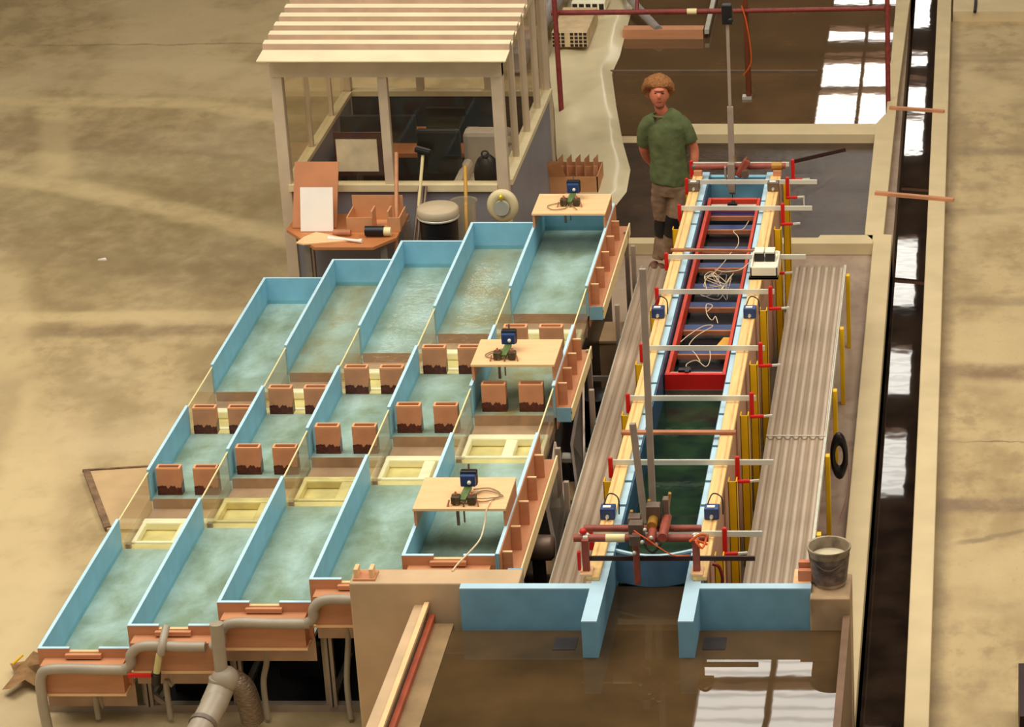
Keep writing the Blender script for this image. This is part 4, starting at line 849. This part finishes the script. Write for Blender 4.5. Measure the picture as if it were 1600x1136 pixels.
tag(MB().box(-5.95, -5.25, 26.7, 26.76, .77, 1.02).box(-5.65, -5.55, 26.6, 26.86, .76, .78).build('dark_monitor', mat('dark_screen', sr(40, 44, 46), .4, n=.3, ns=3)), 'dark wide monitor on the desk behind the left cabin window', 'monitor')
tag(MB().box(-5.15, -4.78, 26.7, 26.76, .77, 1.1).box(-5.0, -4.9, 26.6, 26.86, .76, .78).build('dark_monitor', BLACK), 'black monitor on the desk behind the right cabin window', 'monitor')
struct(MB().box(xl+.08, xr-.08, Yb+.05, Yk-.04, .0, .012).build('floor', mat('cabin_floor', sr(60, 46, 40), .6)))

area('cabin_fill', (-5.1, 26.0, 2.05), (1.2, .8), 7)  # added fill light to brighten the dark cabin interior
# ---- items in front of the cabin
ht = thing('work_table', (-5.4, 24.35, 0), 'brown table with cut corners in front of the cabin', 'table')
MB().prism([(-5.98, 24.40), (-5.65, 23.96), (-5.15, 23.96), (-4.99, 24.2), (-4.99, 24.8), (-5.96, 24.8)], .72, .75).build('table_top', BROWN, ht, bevel=.004)
for x, y in ((-5.75, 24.15), (-5.1, 24.15), (-5.85, 24.7), (-5.0, 24.7)): MB().box(x-.025, x+.025, y-.025, y+.025, 0, .72).build('leg', PROF, ht)
def slab(a, b, h, tilt, th, m, name, label, cat):   # upright board leaning back: a,b lower corners, h height, tilt back
    a = Vector(a); b = Vector(b); up = Vector((0, tilt, h)); n_ = (b-a).cross(up).normalized()*th
    V_ = [a, b, b+up, a+up]; o = MB().add([v for v in V_]+[v-n_ for v in V_], [(0, 1, 2, 3), (7, 6, 5, 4), (0, 4, 5, 1), (1, 5, 6, 2), (2, 6, 7, 3), (3, 7, 4, 0)])
    return tag(o.build(name, m), label, cat)
slab((-5.93, 24.42, .755), (-5.55, 24.42, .755), .50, .30, .015, BROWN, 'leaning_board', 'plain brown board leaning upright on the work table', 'board')
o = slab((-5.84, 24.33, .755), (-5.56, 24.33, .755), .36, .12, .012, WHITE, 'clip_frame', 'white sheet in a frameless clip holder propped on the brown board', 'frame')
cbx = thing('cardboard_box', (-5.2, 24.5, .75), 'opened light cardboard box with standing flaps on the work table', 'box')
MB().box(-5.44, -5.0, 24.62, 24.63, .752, .98).build('back_flap', CARD, cbx); MB().box(-5.44, -5.22, 24.33, 24.34, .752, .88).box(-5.08, -4.98, 24.33, 24.34, .752, .88).box(-5.22, -5.08, 24.33, 24.34, .752, .80).build('front_flap', CARD, cbx)
for q_ in ((-5.44, -5.43, 24.34, 24.62, .752, .88), (-4.99, -4.98, 24.34, 24.62, .752, .88), (-5.23, -5.215, 24.34, 24.5, .76, .93), (-5.09, -5.075, 24.34, 24.5, .76, .93)): MB().box(*q_).build('side_flap', CARD, cbx)
MB().box(-5.44, -4.98, 24.34, 24.62, .751, .757).build('bottom', CARD, cbx)
tag(MB().prism([(-5.78, 24.18), (-5.70, 24.30), (-5.32, 24.10), (-5.75, 24.0), (-5.82, 24.04)], .751, .762).build('wood_offcut', PLYL), 'pale triangular wood offcut on the work table', 'offcut')
tag(MB().tube([(-5.56, 24.12, .768), (-5.5, 24.11, .768), (-5.4, 24.09, .768), (-5.3, 24.06, .768), (-5.26, 24.055, .768)], [.022, .016, .012, .014, .022], 10).build('white_tool', WHITE, smooth=True), 'white spatula like tool lying at the front of the work table', 'tool')
rl = thing('adhesive_roll', (-5.15, 24.2, .75), 'black roll with cream end cap on the work table', 'roll')
MB().lathe((-5.26, 24.22, .80), [(0, 0), (.045, 0), (.045, .16), (0, .16)], 18, 'x').build('black_wrap', BLACK, rl, smooth=True); MB().lathe((-5.10, 24.22, .795), [(.038, 0), (.038, .06), (0, .06)], 16, 'x').build('end_cap', TAPE, rl, smooth=True)
tag(MB().lathe((-5.54, 24.24, .775), [(0, 0), (.03, 0), (.03, .15), (0, .15)], 14, 'x').build('brown_roll', BATT, smooth=True), 'short brown roll beside the white clip frame', 'roll')
tag(MB().tube([(-5.065, 24.83, 1.30), (-5.0, 23.92, .02)], .018, 10).build('wooden_pole', PLY, smooth=True), 'orange wooden pole leaning on the cabin centre post', 'pole')
bw = thing('broom', (-4.85, 24.6, 0), 'broom with pale stick and black head turned up beside the cabin window', 'broom')
MB().tube([(-4.97, 24.45, .02), (-4.835, 24.82, 1.28)], .014, 8).build('stick', TAPE, bw, smooth=True); MB().bar((-4.9, 24.82, 1.34), (-4.76, 24.82, 1.30), .07, .05).build('head', BLACK, bw, bevel=.015)
tag(MB().tube([(-4.42, 24.15, .02), (-4.475, 24.83, 1.18)], .016, 10).build('yellow_pole', mat('yellow_wood', sr(206, 156, 60), .5), smooth=True), 'yellow brown pole leaning between the drum and the cream ring', 'pole')
for k, (dx, lab) in enumerate(((0, 'leftmost'), (.04, 'middle'), (.08, 'rightmost'))):
    tag(MB().tube([(-4.95+dx, 24.1, .02), (-4.88+dx*.7, 24.8, 1.0)], .014, 8).build('metal_rod', STEEL, smooth=True), 'dark metal rod leaning at the left of the black drum, %s of three' % lab, 'rod', 'rods beside the drum')
dm = thing('lidded_drum', (-4.65, 24.35, 0), 'black waste drum with a round grey lid in front of the cabin', 'drum')
MB().lathe((-4.65, 24.35, 0), [(0, 0), (.14, 0), (.165, .86), (0, .86)], 28).build('drum_body', BLACK, dm, smooth=True)
MB().lathe((-4.65, 24.35, .90), [(0, 0), (.175, 0), (.18, .02), (.178, .06), (.165, .075), (0, .085)], 32).build('lid', mat('grey_lid', sr(188, 168, 136), .5, n=.03), dm, smooth=True)
MB().torus((-4.65, 24.35, .885), .168, .012, 'z').build('rim_ring', ALU, dm, smooth=True)
tag(MB().lathe((-4.46, 24.55, 0), [(0, 0), (.09, 0), (.11, .95), (.12, .96), (.105, .95), (.085, .02)], 20).build('clear_bin', GLASS, smooth=True), 'translucent bin right behind the lidded drum', 'bin')
rg = thing('hose_reel', (-4.115, 24.5, 0), 'cream round reel ring with brass fitting beside the cabin corner post', 'reel')
MB().torus((-4.115, 24.5, .93), .095, .042, 'y', 32, 12, 1, 1.1).build('ring', mat('cream_ring', sr(214, 196, 150), .45, n=.04), rg, smooth=True)
MB().lathe((-4.115, 24.42, .93), [(.058, 0), (.066, 0), (.066, .16), (.058, .16)], 20, 'y').build('inner_pipe', ALU, rg, smooth=True)
MB().ell((-4.115, 24.43, 1.03), (.02, .03, .03)).build('brass_valve', mat('brass', sr(230, 200, 60), .3, .5), rg, smooth=True); MB().box(-4.15, -4.08, 24.48, 24.53, 0, .86).build('pedestal', PROF, rg)

# cardboard box with dividers behind
cx = thing('divider_box', (-3.95, 27.6, 0), 'open cardboard box with zigzag dividers beyond the far bridge', 'box')
X_ = -4.12
MB().box(X_-.02, X_+.46, 27.3, 27.31, 0, .22).build('front_side', CARD, cx); MB().box(X_-.02, X_-.01, 27.3, 27.75, 0, .26).box(X_+.45, X_+.46, 27.3, 27.75, 0, .22).box(X_-.02, X_+.46, 27.74, 27.75, 0, .22).build('outer_side', CARD, cx)
MB().add([(X_-.02, 27.3, .22), (X_+.16, 27.3, .22), (X_+.12, 27.2, .40), (X_+.03, 27.2, .42), (X_-.02, 27.22, .34)], [(0, 1, 2, 3, 4)]).build('raised_flap', CARD, cx)
for k in range(5):
    x = X_+.08+k*.085; MB().add([(x, 27.32, 0), (x, 27.72, 0), (x, 27.72, .31), (x-.02, 27.5, .33), (x, 27.32, .25)], [(0, 1, 2, 3, 4)]).build('divider', CARD, cx)
MB().box(X_, X_+.44, 27.5, 27.51, 0, .26).build('long_divider', CARD, cx)

# cream plastic sheet over the bank
outL = [(-4.04, 26.75), (-4.06, 27.7), (-4.22, 28.5), (-4.42, 29.9), (-4.72, 31.65), (-4.8, 34), (-4.9, 37)]
outR = [(-3.50, 26.75), (-3.40, 27.4), (-3.433, 28.06), (-3.60, 28.9), (-3.80, 30.1), (-3.975, 31.25), (-3.96, 31.9), (-4.0, 33.0), (-4.1, 37)]
def interp(L_, y):
    for a, b in zip(L_[:-1], L_[1:]):
        if a[1] <= y <= b[1]: return a[0]+(b[0]-a[0])*(y-a[1])/(b[1]-a[1])
    return L_[-1][0]
sm_ = MB(); NY, NX = 110, 22; vs = []; fs = []
for j in range(NY+1):
    y = 26.75+(37-26.75)*j/NY; a, b = interp(outL, y), interp(outR, y)
    for i in range(NX+1):
        t = i/NX; x = a+(b-a)*t; e = min(1, min(t, 1-t)*6)
        h = .03+.09*e*(.6+noise.noise(Vector((x*1.6, y*.9, 0)))*.6)+.012*e*noise.noise(Vector((x*6, y*4, 3)))
        vs.append((x, y, max(h, .022)))
for j in range(NY):
    for i in range(NX): q_ = j*(NX+1)+i; fs.append((q_, q_+1, q_+NX+2, q_+NX+1))
sm_.add(vs, fs); tag(sm_.build('plastic_sheet', SHEET, smooth=True), 'glossy cream plastic sheet draped over the bank right of the cabin', 'sheet')
# perforated bricks
def pbrick(x0, x1, y0, y1, z0, z1, nx, nz, label, m):
    t = thing('perforated_block', ((x0+x1)/2, (y0+y1)/2, z0), label, 'block')
    MB().box(x0, x1, y0, y1, z0, z1).build('block_body', m, t, bevel=.006)
    h = MB(); w_ = (x1-x0)/nx; hh = (z1-z0)/nz
    for i in range(nx):
        for j in range(nz):
            if nx > 6 and i == 3: continue
            MB().box(x0+w_*(i+.14), x0+w_*(i+.86), y0-.004, y0+.02, z0+hh*(j+.15), z0+hh*(j+.85)).build('hole', DARK, t)
pbrick(-4.70, -4.31, 31.9, 32.9, .13, .30, 8, 4, 'beige block with a grid of small holes on the cream sheet', mat('beige_block', sr(210, 182, 138), .7))
pbrick(-4.66, -4.28, 33.3, 34.0, .13, .24, 5, 1, 'cream block with a row of large holes at the top edge', CREAM)
tag(MB().tube([(-5.0, 31.2, .16), (-4.95, 32, .2), (-4.88, 33, .25), (-4.82, 34.5, .3)], .11, 14, smooth=5).build('grey_duct', mat('grey_duct', sr(150, 140, 132), .5), smooth=True), 'grey duct behind the perforated blocks beside the cabin', 'duct')
tag(MB().tube([(-3.6, 32.6, .12), (-4.0, 33.6, .18), (-4.2, 34.5, .2)], .05, 12, smooth=4).build('grey_duct', mat('grey_duct', (0, 0, 0)), smooth=True), 'thin grey tube at the top edge beside the timber', 'duct')
tm = tag(MB().box(-4.0, -3.1, 32.58, 32.75, .02, .13).build('timber_board', PLY), 'brown timber board standing in the rear basin', 'board')
tag(MB().bar((-3.06, 32.6, .1), (-3.1, 34.6, .1), .05, .05).build('metal_rail', ALU), 'pale metal rail running back from the timber board', 'rail')
struct(MB().box(-4.0, -1.75, 31.3, 31.34, .02, .045).build('trim_7', mat('basin_ledge', sr(104, 82, 58), .6)))
# scaffold
sc = thing('pipe_scaffold', (-2.7, 30.2, 0), 'red brown scaffold pipe frame standing across the rear basins', 'scaffold')
MB().tube([(-4.44, 30.2, 1.01), (-2.6, 30.2, 1.03)], .028, 10).build('cross_pipe', SCAF, sc, smooth=True); MB().tube([(-2.6, 30.2, 1.03), (-.93, 30.2, 1.06)], .024, 10).build('cross_pipe', SCAF, sc, smooth=True)
MB().tube([(-4.34, 29.85, .0), (-4.39, 30.1, 1.35)], .027, 10).build('leg', SCAF, sc, smooth=True)
MB().tube([(-2.43, 30.4, .02), (-2.43, 30.2, 1.5)], .03, 10).build('leg', mat('brown_leg', sr(120, 60, 34), .5), sc, smooth=True)
MB().tube([(-.95, 29.99, .0), (-.95, 30.18, 1.5)], .026, 10).build('leg', SCAF, sc, smooth=True)
MB().tube([(-3.55, 30.2, 1.02), (-3.55, 30.5, 1.5)], .02, 8).build('leg', SCAF, sc, smooth=True)
MB().tube([(-3.03, 30.2, 1.026), (-2.93, 30.2, 1.027)], .031, 10).build('tape', TAPE, sc, smooth=True)
MB().ell((-.95, 30.19, 1.06), (.045, .045, .045), 10, 7).ell((-4.385, 30.18, 1.02), (.04, .04, .03), 10, 7).build('coupler', SCAF, sc, smooth=True)
MB().box(-2.5, -2.4, 30.35, 30.45, .02, .05).build('foot', ALU, sc)
MB().tube([(-2.46, 30.15, 1.1), (-2.41, 30.15, .9), (-2.38, 30.2, .5), (-2.47, 30.25, .32)], .007, 6, smooth=5).build('orange_lead', MATS['orange_wire'], sc, smooth=True)

# debris & misc
lf = thing('crumpled_paper', (-6.4, 17.7, 0), 'crumpled brown paper scrap on the floor left of the lowest channel', 'scrap')
m_ = MB(); V_ = []
rr = random.Random(2)
for k in range(14):
    a = 2*PI*k/14; r = rr.choice([.10, .2, .24, .13]); V_.append((-6.34+r*.75*math.cos(a), 17.72+r*1.2*math.sin(a), .01+.08*rr.random()))
m_.add(V_+[(-6.34, 17.72, .10)], [(k, (k+1) % 14, 14) for k in range(14)]); m_.build('paper', mat('brown_paper', sr(150, 110, 66), .8, n=.2, ns=12), lf); MB().tube([(-6.45, 17.75, .1), (-6.4, 17.82, .13)], .008, 6).build('yellow_tie', YEL, lf)
pl = tag(MB().prism([(-6.86, 20.98), (-6.3, 21.06), (-6.1, 21.06), (-6.1, 19.96), (-6.42, 19.96)], .0, .03).build('floor_panel', mat('floor_panel', sr(198, 164, 118), .6, n=.05)), 'beige panel lying on the floor beside the lowest channel', 'panel')
tag(MB().bar((-6.88, 20.98, .03), (-6.12, 21.1, .03), .02, .02).bar((-6.85, 20.98, .03), (-6.42, 19.98, .03), .05, .02).build('panel_rim', mat('dark_edge', sr(128, 98, 70), .7, n=.25, ns=12)), 'dark stained rim strip around the beige floor panel', 'strip')
tag(MB().box(.255, .5, 16.6, 17.3, 0, .35).box(.25, .5, 16.2, 16.6, 0, .2).build('dark_case', mat('dark_red_case', sr(40, 8, 8), .5)), 'black and dark red case at the bottom right corner', 'case')
tag(MB().prism([(-8.02, 25.62), (-7.96, 25.66), (-7.94, 25.62)], .0, .012).build('paper_scrap', WHITE), 'tiny white paper scrap on the open floor left', 'scrap')
struct(MB().box(-.3, 2, 33.35, 34.2, 0, .12).build('trim_8', CON))
scribble('floor_cable', 'dark cable crossing the grey kerb at top right', [(-.05, 33.3, .13), (-.04, 33.8, .13), (-.05, 34.3, .13)], .02, BLACK)

# ================================================================ PERSON
Yp = 25.2
def px(u, v, y=Yp):
    a = (u-1530)/FPX; b = (568-v)/FPX; dy = math.cos(PITCH)+b*math.sin(PITCH); dz = -math.sin(PITCH)+b*math.cos(PITCH)
    t = y/dy; return Vector((a*t, y, CAMZ+dz*t))
pe = thing('person', (-2.85, Yp, 0), 'person in a green T-shirt walking beside the flume, hands behind the back', 'person')
body = MB()
hc = px(1029, 150); 
body.loft([(px(1046, 292), .15, .11), (px(1045, 262), .12, .08), (px(1043, 225), .12, .08), (px(1042, 198), .12, .075), (px(1039, 184), .075, .06), (px(1036, 176), .055, .06), (px(1032, 168, Yp-.02), .052, .058), (px(1030, 158, Yp-.02), .05, .06)], 20)
# head
M_ = Matrix.Rotation(math.radians(4), 4, 'Y')
body.ell(px(1030, 147, Yp-.03), (.078, .094, .118), 22, 16, M_.to_3x3())
body.ell(px(1030, 159, Yp-.055), (.05, .055, .05), 16, 10)
body.ell(px(1030, 151, Yp-.125), (.014, .022, .026), 10, 8)       # nose
body.ell(px(1030, 141, Yp-.105), (.052, .018, .010), 12, 6)       # brow
body.ell(px(1030, 158.5, Yp-.108), (.026, .012, .008), 12, 6)
body.ell(px(1016.5, 149, Yp-.02), (.012, .022, .032), 8, 6); body.ell(px(1043.5, 149, Yp-.02), (.012, .022, .032), 8, 6)
# arms
sL = px(1066, 192); eL = px(1084, 232, Yp+.02); wL = px(1083, 268, Yp-.0)
body.loft([(px(1054, 195), .045, .045), (px(1064, 196), .045, .045), (px(1075, 212), .045, .045), (eL, .043, .043), (px(1085, 250, Yp), .038, .038), (wL, .027, .025)], 14)
sR = px(1012, 192); eR = px(1006, 232, Yp+.06); wR = px(1026, 262, Yp+.20)
body.loft([(px(1026, 195), .045, .045), (px(1015, 196), .045, .045), (px(1006, 212, Yp+.03), .045, .045), (eR, .043, .043), (px(1012, 248, Yp+.15), .036, .036), (wR, .026, .026)], 14)
def hand(w, d, side):
    d = Vector(d).normalized(); n_ = Vector((0, -1, 0)); n_ = (n_-d*n_.dot(d)).normalized(); s_ = d.cross(n_)*side
    body.loft([(w, .026, .02), (w+d*.04, .038, .016), (w+d*.085, .036, .014)], 12)
    for k, ln in enumerate((.062, .072, .068, .052)):
        b0 = w+d*.075+s_*(.026-.0175*k); j1 = b0+d*ln*.5+n_*.006; j2 = b0+d*ln*.95-n_*.012*0+n_*.016
        body.loft([(b0, .0095, .0095), (j1, .009, .009), (j2, .0075, .0075)], 8, 3)
    b0 = w+d*.03+s_*.028; body.loft([(b0, .012, .012), (b0+d*.03+s_*.02, .0105, .0105), (b0+d*.06+s_*.024, .008, .008)], 8, 3)
hand(wL, (0.0, .02, -1), 1); hand(wR, (.9, .1, -.5), -1)
# legs (inside the trousers)
hipL = px(1060, 300); kL = px(1054, 350, Yp-.06); aL = px(1034, 402, Yp-.02)
hipR = px(1034, 300); kR = px(1036, 352, Yp+.04); aR = px(1026, 405, Yp+.0)
body.loft([(hipL, .08, .08), (kL, .055, .055), (aL, .034, .034)], 12)
body.loft([(hipR, .08, .08), (kR, .055, .055), (aR, .034, .034)], 12)
body.build('body', SKIN, pe, remesh=.0065)
MB().torus(px(1034, 179), .078, .010, 'z', 24, 6, 1.0, .95).build('collar', mat('collar_green', sr(104, 108, 62), .8), pe, smooth=True)
# hair
hr = MB(); N1, N2 = 34, 22; R_ = []
hcx = px(1028.5, 143, Yp+.01)
for i in range(N2+1):
    t = -PI/2+PI*i/N2; t = max(min(t, PI/2-.04), -PI/2+.04); ring = []
    for j in range(N1):
        a = 2*PI*j/N1; dx, dy, dz = math.cos(t)*math.cos(a), math.cos(t)*math.sin(a), math.sin(t)
        r = 1+.06*noise.noise(Vector((dx*4, dy*4, dz*4)))
        front = max(0, -dy)*max(0, .45-dz)*1.5                       # open at the face
        low = 1-.25*max(0, -dz)
        ring.append(hcx+Vector((dx*.148*r*low, dy*.135*r*(1-min(.85, front*1.6)), (dz*.152*r if dz > 0 else dz*.10*r)+.01)))
    R_.append(ring)
hr.rings(R_); hr.build('hair', HAIR, pe, smooth=True)
for nm, u in (('eye', 1024.5), ('eye', 1035.5)):
    MB().ell(px(u, 146.2, Yp-.112), (.013, .006, .006), 10, 6).build(nm, BLACK, pe, smooth=True)
MB().ell(px(1030, 143.5, Yp-.118), (.045, .006, .004), 10, 5).build('eyebrows', mat('eyebrow', sr(90, 44, 30), .8), pe, smooth=True)
MB().ell(px(1030, 159, Yp-.117), (.02, .006, .005), 10, 5).build('mouth', mat('lips', sr(150, 60, 50), .5), pe, smooth=True)
MB().ell(px(1030.5, 164, Yp-.07), (.046, .045, .03), 14, 8).build('beard', mat('beard', sr(150, 84, 58), .8), pe, smooth=True)
# T-shirt
sh = MB()
sh.loft([(px(1045, 285), .165, .125), (px(1046, 272), .172, .128), (px(1045, 245), .16, .115), (px(1043, 215), .17, .12), (px(1042, 196), .178, .115), (px(1040, 186), .14, .09), (px(1035, 180), .088, .08)], 26)
sh.loft([(px(1054, 189), .075, .075), (px(1066, 193), .064, .07), (px(1074, 207), .064, .066), (px(1080, 222), .062, .062)], 16)
sh.loft([(px(1024, 189), .075, .075), (px(1012, 193), .064, .07), (px(1007, 208, Yp+.02), .064, .066), (px(1006, 226, Yp+.05), .062, .062)], 16)
ob = sh.build('t_shirt', SHIRT, pe, remesh=.009)
dm_ = ob.modifiers.new('folds', 'DISPLACE'); tx = bpy.data.textures.new('folds', 'CLOUDS'); tx.noise_scale = .12; dm_.texture = tx; dm_.strength = .022; dm_.mid_level = .4; dm_.texture_coords = 'LOCAL'
# trousers
tr = MB()
tr.loft([(px(1046, 276), .15, .115), (px(1047, 290), .16, .12), (px(1047, 303), .155, .115)], 24)
tr.loft([(px(1060, 296), .09, .10), (px(1058, 320, Yp-.03), .085, .09), (kL, .075, .078), (px(1046, 378, Yp-.04), .068, .07), (px(1036, 400, Yp-.02), .058, .06)], 18)
tr.loft([(px(1034, 296), .09, .10), (px(1033, 322, Yp+.02), .085, .09), (kR, .072, .075), (px(1033, 380, Yp+.03), .062, .066), (px(1028, 404, Yp+.01), .055, .06)], 18)
ob = tr.build('trousers', TROUS, pe, remesh=.009)
dm_ = ob.modifiers.new('folds', 'DISPLACE'); dm_.texture = tx; dm_.strength = .03; dm_.texture_coords = 'LOCAL'
kp = MB(); kp.loft([(px(1055, 338, Yp-.055), .082, .088), (px(1053, 352, Yp-.06), .086, .09), (px(1050, 366, Yp-.05), .078, .082)], 18); kp.build('knee_pad', BLACK, pe, smooth=True)
kp = MB(); kp.loft([(px(1036, 340, Yp+.03), .078, .084), (px(1036, 354, Yp+.04), .08, .086), (px(1035, 368, Yp+.035), .072, .078)], 18); kp.build('knee_pad', BLACK, pe, smooth=True)
SHOE = mat('brown_shoe', sr(120, 80, 58), .6, n=.15)
for a, lab in ((Vector((aL.x-.02, Yp-.06, 0)), 0), (Vector((aR.x-.03, Yp+.0, 0)), 1)):
    sn = MB(); sn.ell(a+Vector((0.005, .02, .07)), (.056, .08, .075), 14, 9); sn.ell(a+Vector((-.015, -.08, .035)), (.045, .10, .036), 14, 9); sn.ell(a+Vector((0, .03, .09)), (.042, .05, .05), 12, 8)
    so = sn.build('shoe', SHOE, pe, remesh=.008); MB().prism([(a.x-.05+.0, a.y-.17), (a.x+.025, a.y-.17), (a.x+.045, a.y+.08), (a.x-.045, a.y+.08)], .0, .018).build('sole', BLACK, so)
